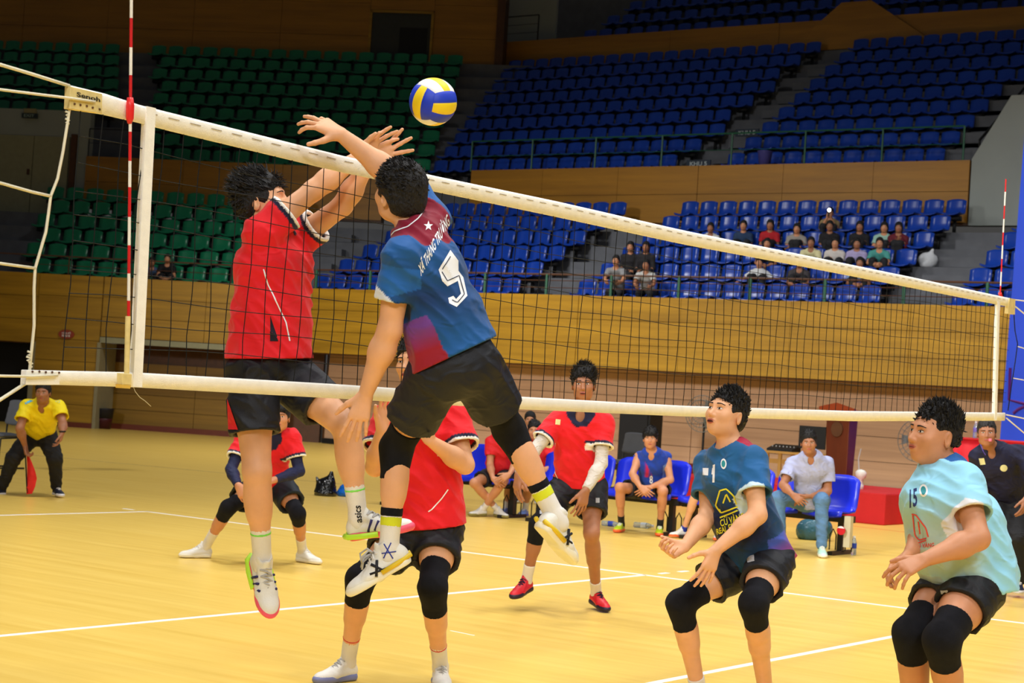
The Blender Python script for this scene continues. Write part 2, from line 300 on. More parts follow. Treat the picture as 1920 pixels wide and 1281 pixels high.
# ---------------------------------------------------------------- seats
def seat_mesh(m,w=.43):
    prof=[(-.21,.40),(-.19,.435),(-.02,.42),(.12,.43),(.18,.49),(.205,.62),(.225,.74),(.235,.785)]; xs=np.linspace(-1,1,5); mb=MB(); v=[]
    for lay in (0,1):
        for j,(y,z) in enumerate(prof):
            ww=w/2*(.86 if j in (0,7) else 1)
            for x in xs:
                e=abs(x)**2*.035; dy=-e if j>=4 else 0; dz=e if j<4 else (-.03*abs(x)**3 if j==7 else 0)
                o=(0,0) if lay==0 else ((.02,0) if j>=4 else (0,-.02))
                v.append((x*ww,y+dy+o[0],z+dz+o[1]))
    n=5;R_=8; f=[]
    q=lambda l,j,i:l*40+j*5+i
    for j in range(7):
        for i in range(4): f.append((q(0,j,i),q(0,j,i+1),q(0,j+1,i+1),q(0,j+1,i))); f.append((q(1,j,i),q(1,j+1,i),q(1,j+1,i+1),q(1,j,i+1)))
        for i in (0,4): a=(q(0,j,i),q(0,j+1,i),q(1,j+1,i),q(1,j,i)); f.append(a if i==0 else a[::-1])
    for i in range(4):
        for j in (0,7): a=(q(0,j,i+1),q(0,j,i),q(1,j,i),q(1,j,i+1)); f.append(a if j==0 else a[::-1])
    mb.add(v,f,0); mb.box((-.15,-.02,.30),(.15,.16,.40),1); mb.box((-.03,.1,.0),(.03,.16,.32),1)
    return mb.mesh('seat',[m,M_black],True)
M_sb=mat('blue_seat_plastic',rgb(16,58,156),.28,var=.12,vs=.9); M_sg=mat('green_seat_plastic',rgb(16,118,80),.28,var=.12,vs=.9)
SM={'b':seat_mesh(M_sb),'g':seat_mesh(M_sg,.46)}
SEATS={}
ORD='first second third fourth fifth sixth seventh eighth ninth tenth eleventh twelfth thirteenth fourteenth fifteenth sixteenth'.split()
def seats(col,fr,ta,tb,k,z,sp,label,group,stuff=None,skip=()):
    n=int((tb-ta)/sp)+1; d,nn=FR[fr]; ang=math.atan2(nn[1],nn[0])-math.pi/2
    for i in range(n):
        if i in skip: continue
        t=ta+sp*i; p=fw(fr,t,k,z)
        if stuff is not None: stuff.append((p,ang)); continue
        o=bpy.data.objects.new('stadium_seat',SM[col]); C.objects.link(o); o.location=tuple(p); o.rotation_euler=(0,0,ang)
        tag(o,label+', %s from the %s'%(ORD[min(i,15)],'left' if fr==2 else 'right'),'seat',group)
RN=['hidden front','first','second','third','fourth','fifth','sixth','seventh','eighth','ninth','tenth']
stf={'b':[],'g':[]}
for i in range(0,7):
    k=max(.45,.85*i+.0); z=RZ(i); L0=stf if i==0 else {'b':None,'g':None}
    for nm,a,b in (('left block',-.6,5.1),('middle block',6.8,13.4),('right end block',15.1,20)):
        g='blue seats, lower stand, %s, %s row'%(nm,RN[i]); seats('b',2,a,b,k,z,.495,'blue seat, %s row of the lower stand, %s'%(RN[i],nm),g,L0['b'])
    a=ft(1,448,515,.85)[0]; e0=ft(1,52,500,.85)[0]; e1=ft(1,80,350,5.1)[0]; b=e0+(e1-e0)*(k-.85)/4.25
    seats('g',1,a-.0,b,k,z,.56,'green plastic seat in the %s row of the lower stand'%RN[i],'green seats, lower stand, %s row'%RN[i],L0['g'])
for i in range(9):
    k=6.75+.85*i; z=UZ(i)
    if i==2: pass
    seats('b',2,7.05,12.3 if i<5 else 20,k,z,.5,'blue plastic seat in the %s row of the upper stand, right block'%RN[i+1],'blue seats, upper stand, right block, %s row'%RN[i+1],stf['b'])
    e=ft(2,810,315,6.35)[0]; e2=ft(2,965,130,13.95)[0]; a=e+(e2-e)*(k-6.35)/7.6
    seats('b',2,a,5.65,k,z,.5,'','',stf['b'])
    a=ft(1,790,290,6.8)[0]; a2=ft(1,850,130,13.5)[0]; a=a+(a2-a)*(k-6.8)/6.7
    b=ft(1,262,280,6.8)[0]; b2=ft(1,282,90,13.5)[0]; b=b+(b2-b)*(k-6.8)/6.7
    seats('g',1,a,b-.2,k,z,.56,'green plastic seat in the %s row of the upper stand, right of its stairs'%RN[i+1],'green seats, upper stand, wide block, %s row'%RN[i+1],stf['g'])
    c=ft(1,212,280,6.8)[0]; c2=ft(1,218,90,13.5)[0]; c=c+(c2-c)*(k-6.8)/6.7
    if i>2: seats('g',1,c+.2,c+4.6,k,z,.56,'green plastic seat in the %s row of the upper stand, left of its stairs'%RN[i+1],'green seats, upper stand, left block, %s row'%RN[i+1],stf['g'])
for i in range(5): seats('b',2,-2.6+.3*i,20,15.0+.8*i,12.0+.6*i,.55,'','',stf['b'])
def stuffseats(lst,col,name,label):
    me=SM[col]; nv=len(me.vertices); v=np.zeros(nv*3); me.vertices.foreach_get('co',v); v=v.reshape(-1,3); fs=[tuple(p.vertices) for p in me.polygons]; mi=[p.material_index for p in me.polygons]
    mb=MB()
    for p,a in lst:
        c,s=math.cos(a),math.sin(a); w=v@np.array([[c,s,0],[-s,c,0],[0,0,1]])+p
        mb.v.append(w); mb.f+= [tuple(i+mb.n for i in q) for q in fs]; mb.m+=mi; mb.n+=nv
    tag(mb.build(name,list(me.materials),smooth=True),label,'seats',kind='stuff')
stuffseats(stf['b'],'b','stadium_seats','many dim blue seats filling the upper and top stands')
stuffseats(stf['g'],'g','stadium_seats','many dim green seats filling the upper stand at left')
# ---------------------------------------------------------------- net, antennas, ball
M_canvas=mat('white_net_canvas',rgb(252,250,242),.7,bump=.25,bs=250,var=.04,vs=30)
M_cord=mat('black_net_cord',rgb(10,12,12),.9); M_rope=mat('cream_rope',rgb(232,226,200),.8,bump=.3,bs=400)
M_yel=mat('cream_leather',rgb(226,206,140),.6,var=.1,vs=30); M_red=mat('antenna_red',rgb(206,28,30),.45); M_awh=mat('antenna_white',rgb(240,236,226),.45)
TOPU=[(130,160),(185,172),(245,193),(300,207),(640,292),(800,327),(1040,377),(1280,432),(1500,477),(1700,518),(1900,561)]
TOPL=[(130,203),(185,213),(245,226),(300,241),(640,323),(800,356),(1040,406),(1280,458),(1500,499),(1700,538),(1900,577)]
BOTU=[(50,694),(245,698),(640,721),(960,743),(1280,761),(1600,771),(1885,774)]
BOTL=[(46,720),(245,726),(640,748),(960,767),(1280,781),(1600,790),(1885,789)]
NX=lambda L:[atY(x,y) for x,y in L]
def interp(L,X):
    P=np.array(NX(L)); return float(np.interp(X,P[:,0],P[:,2]))
X0=atY(130,160)[0]; X1=atY(1898,561)[0]; XB0=atY(48,700)[0]
net=thing('volleyball_net','black square-mesh volleyball net with white canvas bands strung across the court','net',(4.5,0,0))
def band(name,U,Lo,x0,x1,th,m,par,n=60,yoff=0):
    xs=np.linspace(x0,x1,n); v=[];f=[]
    for i,x in enumerate(xs):
        u,l=interp(U,x),interp(Lo,x); r=[(x,-th/2+yoff,l),(x,-th*.7+yoff,(u*.85+l*.15)),(x,-th*.3+yoff,u),(x,th*.3+yoff,u),(x,th*.7+yoff,(u*.85+l*.15)),(x,th/2+yoff,l)]; v+=r
        if i: a=6*(i-1); b=6*i; f+=[(a+k,a+(k+1)%6,b+(k+1)%6,b+k) for k in range(6)]
    f+=[(5,4,3,2,1,0),tuple(6*(n-1)+k for k in range(6))]
    return MB().add(v,f).build(name,m,par,smooth=True)
band('top_band',TOPU,TOPL,X0,X1,.012,M_canvas,net); band('bottom_band',BOTU,BOTL,XB0,X1-.03,.012,M_canvas,net)
st_=MB()
for x in np.arange(X0+.35,X1-.2,.11):
    u=interp(TOPU,x)-.021; st_.bar((x,-.0105,u),(x+.055,-.0105,interp(TOPU,x+.055)-.021),.0015,.002)
o=st_.build('stitching',mat('tan_thread',rgb(150,130,90),.8),net); o['kind']='stuff'
def ylev(y): return y
def sideband(pt,pb,w,m):
    a,b=atY(*pt,-.012),atY(*pb,-.012); MB().prism([a-V(w,0,0),a+V(w,0,0),b+V(w,0,0),b-V(w,0,0)],(0,.024,0)).build('side_band',m,net)
sideband((284,201),(258,726),.022,M_canvas); sideband((1873,566),(1867,788),.024,M_canvas)
for i,x in enumerate(np.arange(X0+.06,X1-.02,.0985)):
    a=interp(TOPL,x)+.004; b=interp(BOTU,x)-.002; ph=random.random()*6; am=.006+.006*random.random(); n=7; lean=-.012*math.sin(i*.35)
    MB().tube([(x+lean*math.sin(math.pi*k/(n-1))+am*math.sin(ph+k*1.5)*(0 if k in (0,n-1) else 1),.003*math.sin(ph+k),a+(b-a)*k/(n-1)) for k in range(n)],.0021,3,cap=False).build('cord',M_cord,net)
for j in range(1,10):
    xs=np.linspace(X0+.06,X1-.02,46); MB().tube([(x,.002*math.sin(x*9+j),interp(TOPL,x)+(interp(BOTU,x)-interp(TOPL,x))*j/10+.006*math.sin(x*5+j*2)-.004*abs(math.sin(x*math.pi/.0985*.5))) for x in xs],.0019,3,cap=False).build('cord',M_cord,net)
# left end: leather reinforcement, eyelets, ropes
a,b,c,d=[atY(*p,-.014) for p in ((132,162),(192,176),(192,213),(130,204))]
pt=MB().prism([a,b,c,d],(0,.028,0)).build('end_patch',M_yel,net,bevel=.002)
v,f=text_polys('Senoh'); A=atY(144,172,-.0165); Bx=atY(188,183,-.0165)-A; Uz=atY(144,172,-.0165)-atY(144,181,-.0165)
MB().add([A-Uz+Bx*p+Uz*q for p,q in v],f).build('lettering',M_black,pt)
eb=MB()
for x,y in ((140,195),(151,197),(163,199),(174,202),(187,205)):
    eb=MB(); eb.tube([atY(x,y,-.0135),atY(x,y,-.0175)],.004,8); eb.build('eyelet',M_dwood,pt)
a,b,c,d=[atY(*p,-.014) for p in ((50,694),(112,696),(112,722),(48,722))]
pt2=MB().prism([a,b,c,d],(0,.028,0)).build('end_patch',M_canvas,net,bevel=.002)
for x,y in ((61,697),(74,697),(86,698),(98,698),(111,699)): MB().tube([atY(x,y,-.0135),atY(x,y,-.0175)],.004,8).build('eyelet',M_dwood,pt2)
def rope(pts,r,m=M_rope,y=0,nm='rope'): return MB().tube([atY(px_,py_,y) for px_,py_ in pts],r,6).build(nm,m,net,smooth=True)
rope([(-190,70),(0,121),(60,139),(130,161)],.006); rope([(-160,147),(0,168),(80,178),(130,184),(178,191)],.005,y=-.02)
rope([(-170,306),(0,343),(60,360),(96,368)],.0055); rope([(-190,468),(0,494),(66,503)],.0055); rope([(-190,700),(0,705),(60,706),(108,704)],.005,y=-.022); rope([(-150,850),(0,750),(48,719)],.006)
rope([(131,203),(129,212),(127,228),(118,285),(108,335),(95,368),(91,400),(86,435),(66,503),(64,540),(64,610),(60,650),(55,700)],.0052)
rope([(133,203),(128,240),(121,282),(107,333),(96,370),(83,432),(68,500),(66,545),(65,600),(58,690)],.0032,M_cord,y=.008)
for x,y in ((127,212),(127,226),(56,662),(54,672),(58,682)): o=rope([(x-4,y-3),(x+3,y),(x-3,y+4),(x+2,y+6)],.004)
rope([(250,726),(254,735),(262,745),(272,752),(283,762)],.0009,nm='loose_thread')
# right end
a,b,c,d=[atY(*p,-.014) for p in ((1893,559),(1904,561),(1903,590),(1890,588))]; MB().prism([a,b,c,d],(0,.028,0)).build('end_patch',M_yel,net)
rope([(1900,562),(1925,565),(1990,572)],.005); rope([(1904,575),(1925,592),(1990,650)],.005); rope([(1901,588),(1903,620),(1908,645),(1904,675),(1897,720),(1890,770)],.004,M_cord); rope([(1909,650),(1925,655),(1990,666)],.004); rope([(1899,709),(1925,714),(1990,722)],.004); rope([(1887,778),(1925,786),(1990,800)],.005); rope([(1887,784),(1920,812),(1990,870)],.005)
# posts outside the frame carry the ropes
for X,nm in ((-1.25,'near'),(10.35,'far')):
    pr=thing('net_post','blue padded net post at the %s end of the net'%nm,'post',(X,0,0))
    MB().tube([(X,0,0),(X,0,2.6)],.045,12).build('post_tube',mat('steel_grey',rgb(150,152,156),.35,metal=.8),pr,smooth=True)
    MB().tube([(X,0,.05),(X,0,1.95)],.12,16).build('padding',mat('blue_vinyl',rgb(20,60,190),.4),pr,smooth=True)
def antenna(bd,first,name,label,y,top,extra):
    r=thing('antenna',label,'antenna',atY(*bd[-1],y)); c=first
    for (xa,ya),(xb,yb) in zip(bd[:-1],bd[1:]):
        MB().tube([atY(xa,ya,y),atY(xb,yb,y)],.0055,8).build('red_band' if c else 'white_band',M_red if c else M_awh,r); c=1-c
    extra(r)
na=[(246.3-.009*yy,yy) for yy in (-110,-75,-20,34,89,141,194,247,302,351,407,460,513,564,600)]
def ex1(r):
    MB().tube([atY(240,593,-.02),atY(237.5,702,-.02)],.0095,10).build('sleeve',M_yel,r); a,b,c,d=[atY(*p,-.034) for p in ((229,700),(248,701),(247,722),(230,722))]
    MB().prism([a,b,c,d],(0,.03,0)).build('clip',M_yel,r,bevel=.003)
    a,b,c,d=[atY(*p,-.034) for p in ((227,721),(246,723),(244,729),(228,728))]; MB().prism([a,b,c,d],(0,.03,0)).build('clip',mat('amber_clip',rgb(220,180,80),.4),r)
    MB().tube([atY(244,183,-.02),atY(244,198,-.02),atY(243.5,222,-.02),atY(243,232,-.02)],[.011,.015,.014,.007],10).build('clamp',mat('clamp_red',rgb(225,40,40),.35),r,smooth=True)
antenna(na,0,'a','red and white striped antenna clipped to the near end of the net','a' and -.02,0,ex1)
fa=[(1886-(y-338)*.05,y) for y in (336,360,386,411,436,460,485.5,510,536,558,582,608,634,660,686,712,738,764,786)]
antenna(fa,1,'b','red and white striped antenna clipped to the far end of the net',.02,0,lambda r:MB().tube([atY(1875,550,.02),atY(1878,560,.02)],.014,8).build('clamp',M_red,r))
# ball
E=np.array([[.78,-.38,.6],[.22,.9,.36],[-.61,-.1,.59]]); U_,_,Vt=np.linalg.svd(E); E=U_@Vt
BC=PX(812,191,8.1); BR=.1075
CM=np.stack([CR,CU,-CFW]); EW=E@CM
ball=thing('volleyball','blue, yellow and white panelled volleyball in mid-air above the net','ball',BC)
M_by=mat('ball_yellow',rgb(246,214,30),.45,bump=.1,bs=900); M_bb=mat('ball_blue',rgb(32,62,200),.45,bump=.1,bs=900); M_bw=mat('ball_white',rgb(240,240,240),.45,bump=.1,bs=900)
for ax in range(3):
    for sg in (1,-1):
        n=EW[ax]*sg; s_=EW[(ax+1)%3]; w_=EW[(ax+2)%3]
        if ax==0: s_,w_=EW[1],EW[2]          # right face: stripes along e3, divided along e2
        if ax==1: s_,w_=EW[2],EW[0]          # top: divided along left axis
        if ax==2: s_,w_=EW[0],EW[1]          # left: divided along e1
        cols=[M_bb,M_by,M_bb] if ax!=1 else [M_bw,M_by,M_bw]
        for k in range(3):
            v=[];f=[];NU,NV=14,8
            for i in range(NU+1):
                for j in range(NV+1):
                    a=math.tan((-1+2*i/NU)*math.pi/4); b=math.tan((-1+2*(k+j/NV)/3)*math.pi/4)
                    d=nz(n+w_*a+s_*b); e=min(i,NU-i,j,NV-j); v.append(BC+d*(BR-(.0022 if e==0 else 0)))
            for i in range(NU):
                for j in range(NV): q=i*(NV+1)+j; f.append((q,q+1,q+NV+2,q+NV+1))
            MB().add(v,f).build('panel',cols[k],ball,smooth=True)
# ---------------------------------------------------------------- sculpting: signed-distance shapes meshed with surface nets
f32=np.float32
def cap(a,b,ra,rb=None,k=.02,cuts=(),op='u'): return ('c',np.asarray(a,float),np.asarray(b,float),ra,ra if rb is None else rb,None,k,cuts,op)
def ell(c,r,M=None,k=.02,cuts=(),op='u'): return ('e',np.asarray(c,float),np.asarray(M if M is not None else np.eye(3),float),np.asarray(r,float),None,None,k,cuts,op)
def lim(a,b,side,ra,rb,k=.03,cuts=(),op='u'): return ('l',np.asarray(a,float),np.asarray(b,float),ra,rb,nz(side),k,cuts,op)   # oval section: ra/rb = (half width, half depth)
def field(prims,lo,hi,h,fold=0,fs=1.):
    n=np.ceil((hi-lo)/h).astype(int)+1; val=np.full(n,1.,f32); ax=[(lo[i]+h*np.arange(n[i])).astype(f32) for i in range(3)]
    if fold:
        X=ax[0][:,None,None]*fs; Y=ax[1][None,:,None]*fs; Z=ax[2][None,None,:]*fs
        a=np.sin(23*X+11*Y+31*Z+2.3*np.sin(13*Y-9*Z+3))+.8*np.sin(-17*X+25*Y-38*Z+2*np.sin(15*X+7*Z))+.6*np.sin(41*X-33*Y+22*Z+2.5*np.sin(19*Z+11*X))
        NF=f32(fold*.45)*(np.abs(a)-1).astype(f32)
    for p in prims:
        ty,A,B,ra,rb,sd,k,cuts,op=p
        if ty=='c': m=max(ra,rb); l,u=np.minimum(A,B)-m,np.maximum(A,B)+m
        elif ty=='e': m=max(ra); l,u=A-m,A+m
        else: m=max(*ra,*rb); l,u=np.minimum(A,B)-m,np.maximum(A,B)+m
        mg=k+2.5*h; i0=np.maximum(0,np.floor((l-mg-lo)/h).astype(int)); i1=np.minimum(n,np.ceil((u+mg-lo)/h).astype(int)+1)
        if (i1<=i0).any(): continue
        X=ax[0][i0[0]:i1[0],None,None]; Y=ax[1][None,i0[1]:i1[1],None]; Z=ax[2][None,None,i0[2]:i1[2]]
        if ty=='e':
            dx,dy,dz=X-f32(A[0]),Y-f32(A[1]),Z-f32(A[2]); q=[(f32(r[0])*dx+f32(r[1])*dy+f32(r[2])*dz) for r in B]
            k0=np.sqrt(sum((c/f32(r))**2 for c,r in zip(q,ra)))+1e-6; k1=np.sqrt(sum((c/f32(r*r))**2 for c,r in zip(q,ra)))+1e-6; d=k0*(k0-1)/k1
        else:
            ab=B-A; L2=ab@ab; dx,dy,dz=X-f32(A[0]),Y-f32(A[1]),Z-f32(A[2])
            t=np.clip((dx*f32(ab[0])+dy*f32(ab[1])+dz*f32(ab[2]))/f32(L2),0,1)
            dx=dx-t*f32(ab[0]); dy=dy-t*f32(ab[1]); dz=dz-t*f32(ab[2])
            if ty=='c': d=np.sqrt(dx*dx+dy*dy+dz*dz)-(f32(ra)+t*f32(rb-ra))
            else:
                a_=nz(ab); s_=nz(sd-a_*(sd@a_)); f_=np.cross(a_,s_)
                ws=f32(ra[0])+t*f32(rb[0]-ra[0]); wf=f32(ra[1])+t*f32(rb[1]-ra[1]); wa=np.minimum(ws,wf)
                qs=dx*f32(s_[0])+dy*f32(s_[1])+dz*f32(s_[2]); qf=dx*f32(f_[0])+dy*f32(f_[1])+dz*f32(f_[2]); qa=dx*f32(a_[0])+dy*f32(a_[1])+dz*f32(a_[2])
                k0=np.sqrt((qs/ws)**2+(qf/wf)**2+(qa/wa)**2)+1e-6; k1=np.sqrt((qs/ws**2)**2+(qf/wf**2)**2+(qa/wa**2)**2)+1e-6; d=k0*(k0-1)/k1
        if fold and op=='u': d=d+NF[i0[0]:i1[0],i0[1]:i1[1],i0[2]:i1[2]]
        for cp,cn in cuts: cn=nz(cn); d=np.maximum(d,(X-f32(cp[0]))*f32(cn[0])+(Y-f32(cp[1]))*f32(cn[1])+(Z-f32(cp[2]))*f32(cn[2]))
        w=val[i0[0]:i1[0],i0[1]:i1[1],i0[2]:i1[2]]; k=f32(max(k,1e-4))
        if op=='u': hh=np.maximum(k-np.abs(w-d),0)/k; w[...]=np.minimum(w,d)-hh*hh*k*f32(.25)
        else: d=-d; hh=np.maximum(k-np.abs(w-d),0)/k; w[...]=np.maximum(w,d)+hh*hh*k*f32(.25)
    return val
def nets(val,lo,h):
    s=val<0; n=np.array(val.shape)
    c=sum(s[i:n[0]-1+i,j:n[1]-1+j,k:n[2]-1+k].astype(np.int8) for i in (0,1) for j in (0,1) for k in (0,1)); act=np.argwhere((c>0)&(c<8))
    if not len(act): return np.zeros((0,3)),np.zeros((0,4),int)
    idx=np.full(c.shape,-1,np.int32); idx[tuple(act.T)]=np.arange(len(act))
    cor=[(i,j,k) for i in (0,1) for j in (0,1) for k in (0,1)]; cv_={o:val[act[:,0]+o[0],act[:,1]+o[1],act[:,2]+o[2]].astype(float) for o in cor}
    P=np.zeros((len(act),3)); cnt=np.zeros(len(act))
    for a in cor:
        for d in range(3):
            if a[d]: continue
            b=list(a); b[d]=1; b=tuple(b); va,vb=cv_[a],cv_[b]; m=(va<0)!=(vb<0); t=np.where(m,va/np.where(m,va-vb,1),0)
            q=np.tile(np.array(a,float),(len(act),1)); q[:,d]+=t; P[m]+=q[m]; cnt+=m
    P=(P/cnt[:,None]+act)*h+lo; F=[]
    for d in range(3):
        e,f=[(1,2),(2,0),(0,1)][d]; sl=[slice(1,-1)]*3; sl[d]=slice(0,-1); sh=[slice(1,-1)]*3; sh[d]=slice(1,None)
        A_,B_=s[tuple(sl)],s[tuple(sh)]; m=np.argwhere(A_!=B_)
        if not len(m): continue
        fl=A_[tuple(m.T)]; m=m+1; m[:,d]-=1
        def g(i,j): q=m.copy(); q[:,e]-=i; q[:,f]-=j; return idx[tuple(q.T)]
        Q=np.stack([g(0,0),g(1,0),g(1,1),g(0,1)],1); Q[~fl]=Q[~fl][:,::-1]; F.append(Q)
    F=np.concatenate(F); F=F[(F>=0).all(1)]; return P,F
def bounds(prims,pad=.03):
    lo=np.full(3,1e9); hi=-lo
    for p in prims:
        if p[8]!='u': continue
        if p[0]=='e': m=max(p[3]); l,u=p[1]-m,p[1]+m
        else: m=max(p[3],p[4]) if p[0]=='c' else max(*p[3],*p[4]); l,u=np.minimum(p[1],p[2])-m,np.maximum(p[1],p[2])+m
        lo=np.minimum(lo,l); hi=np.maximum(hi,u)
    return lo-pad,hi+pad
def sculpt(prims,h,fine=(),fold=0,fs=1.):     # fine = [(lo,hi,h)] boxes meshed at higher resolution
    lo,hi=bounds(prims); P,F=nets(field(prims,lo,hi,h,fold,fs),lo,h)
    for l,u,hh in fine:
        l,u=np.asarray(l),np.asarray(u); c=P[F].mean(1); F=F[~((c>l+hh*2)&(c<u-hh*2)).all(1)]
        p,f=nets(field(prims,l,u,hh,fold,fs),l,hh); F=np.concatenate([F,f+len(P)]); P=np.concatenate([P,p])
    return P,F
def npmesh(name,P,F,m,org=(0,0,0),col=None,smooth=True):
    used=np.zeros(len(P),bool); used[F.ravel()]=True; mp=np.cumsum(used)-1; P=P[used]; F=mp[F]
    me=bpy.data.meshes.new(name); me.vertices.add(len(P)); me.vertices.foreach_set('co',(P-np.asarray(org)).astype(f32).ravel()); k=F.shape[1]
    me.loops.add(F.size); me.loops.foreach_set('vertex_index',F.astype(np.int32).ravel()); me.polygons.add(len(F)); me.polygons.foreach_set('loop_start',np.arange(0,F.size,k,dtype=np.int32)); me.polygons.foreach_set('loop_total',np.full(len(F),k,np.int32))
    me.update(calc_edges=True); me.validate()
    if smooth: me.shade_smooth()
    me.materials.append(m)
    if col is not None:
        c=col(P); a=me.color_attributes.new('Col','FLOAT_COLOR','POINT'); a.data.foreach_set('color',np.concatenate([c,np.ones((len(c),1))],1).astype(f32).ravel())
    return me,P,F
class Surf:                                    # a sculpted surface that lettering and trims can be laid on
    def __init__(s,P,F): s.t=BVHTree.FromPolygons(P.tolist(),F.tolist())
    def hit(s,o,d):
        r=s.t.ray_cast(Vector(o),Vector(d)); return (np.array(r[0]),np.array(r[1])) if r[0] is not None else None
    def near(s,p): r=s.t.find_nearest(Vector(p)); return np.array(r[0]),np.array(r[1])
def decal(sf,pts,faces,frm,d,name,m,parent,lift=.0015,th=0,sub=None):
    # pts: 3D points on a carrier plane; each is dropped along direction d on to the surface
    v=[];ok=[]
    for p in pts:
        r=sf.hit(np.asarray(p)-np.asarray(d)*frm,d)
        if r is None: v.append(np.asarray(p)); ok.append(False)
        else: n=r[1]; n=n if n@np.asarray(d)<0 else -n; v.append(r[0]+n*lift); ok.append(True)
    f=[q for q in faces if all(ok[i] for i in q)]
    if not f: return None
    return MB().add(v,f).build(name,m,parent)
def dens(v,f,L):                               # refine a flat polygon mesh so that it can bend over a surface
    import bmesh
    bm=bmesh.new(); vs=[bm.verts.new((a,b,0)) for a,b in v]
    for q in f:
        try: bm.faces.new([vs[i] for i in q])
        except ValueError: pass
    bmesh.ops.triangulate(bm,faces=bm.faces[:])
    for _ in range(6):
        e=[e for e in bm.edges if e.calc_length()>L]
        if not e: break
        bmesh.ops.subdivide_edges(bm,edges=e,cuts=1); bmesh.ops.triangulate(bm,faces=[q for q in bm.faces if len(q.verts)>3])
    bm.verts.index_update(); V2=np.array([w.co[:2] for w in bm.verts]); F2=[tuple(w.index for w in q.verts) for q in bm.faces]; bm.free(); return V2,F2
def polyd(sf,poly,D,name,m,parent,L=6,lift=.0015,faces=None):   # polygon given by sight lines, laid on the surface it meets
    v,f=dens(poly,faces or [tuple(range(len(poly)))],L); P=[PX(x,y,D) for x,y in v]; out=[];ok=[]
    for p in P:
        d=nz(p-CP); r=sf.hit(CP,d)
        if r is None: out.append(p); ok.append(0)
        else: n=r[1]; n=n if n@d<0 else -n; out.append(r[0]+n*lift); ok.append(1)
    f=[q for q in f if all(ok[i] for i in q) and max(np.linalg.norm(out[q[i]]-out[q[i-1]]) for i in range(len(q)))<.08]
    return MB().add(out,f).build(name,m,parent) if f else None
def strip(sf,line,w,D,name,m,parent,lift=.002):
    ln=np.array(line,float); P=[]; 
    seg=np.linalg.norm(np.diff(ln,axis=0),axis=1); T=np.r_[0,np.cumsum(seg)]; q=np.arange(0,T[-1],4); X=np.interp(q,T,ln[:,0]); Y=np.interp(q,T,ln[:,1]); pts=np.stack([X,Y],1); t=np.gradient(pts,axis=0); t/=np.linalg.norm(t,axis=1)[:,None]; n=np.stack([-t[:,1],t[:,0]],1)
    poly=np.concatenate([pts+n*w/2,pts-n*w/2]); K_=len(pts); fs_=[(i,i+1,K_+i+1,K_+i) for i in range(K_-1)]
    return polyd(sf,poly,D,name,m,parent,L=99,lift=lift,faces=fs_)
def lettering(sf,txt,o,u,v,D,name,m,parent,L=4,shear=0,lift=.0018):   # o = lower-left sight point, u / v = width and height vectors
    vv,f=text_polys(txt,shear=shear); P=np.array(o)+vv[:,:1]*np.array(u)+vv[:,1:]*np.array(v)
    return polyd(sf,P.tolist(),D,name,m,parent,L=L,lift=lift,faces=f)
# ---------------------------------------------------------------- people
def skinmat(name,c): return mat(name,c,.48,bump=.08,bs=300,var=.05,vs=14,spec=.35,sss=.06)
M_sk1=skinmat('skin_light',rgb(224,168,128)); M_sk2=skinmat('skin_tan',rgb(198,138,102)); M_sk3=skinmat('skin_brown',rgb(166,112,82))
M_hair=mat('black_hair',rgb(18,16,18),.6,bump=.9,bs=160,var=.3,vs=60,stretch=(1,1,.25)); M_col=mat('printed_jersey',(1,1,1),.7,bump=.12,bs=700,var=.03,vs=5,attr='Col',sheen=.1,spec=.25,wr=.55)
M_eye=mat('eye_white',rgb(215,205,198),.3); M_iris=mat('iris_dark',rgb(26,16,12),.2); M_lip=mat('lips',rgb(176,92,80),.5); M_mouth=mat('mouth_dark',rgb(70,24,22),.6); M_brow=mat('eyebrow_black',rgb(36,26,24),.8)
M_blk=mat('black_sports_cloth',rgb(22,24,32),.6,bump=.25,bs=300,var=.15,vs=6,spec=.35,wr=.8); M_pad=mat('black_knee_pad',rgb(20,21,28),.85,bump=.6,bs=500,var=.2,vs=40,spec=.2)
M_sock=mat('white_sock_knit',rgb(232,228,222),.85,bump=.4,bs=500); M_navy=mat('navy_sleeve',rgb(22,28,66),.75,wr=.5,wrs=14); M_wslv=mat('pale_grey_sleeve',rgb(206,198,188),.8,wr=.7,wrs=16)
def joint(parent,x,y,L,sg,Dp):              # point on the sight line (x,y) at distance L from the parent joint; sg>0 = farther away
    r=ray(x,y); w=CP-parent; a=r@r; b=2*w@r; c=w@w-L*L; dsc=b*b-4*a*c
    if dsc<0: D=-b/(2*a); p=CP+D*r; return parent+nz(p-parent)*max(L*.93,min(np.linalg.norm(p-parent),L*1.08))
    return CP+(-b+sg*math.sqrt(dsc))/(2*a)*r
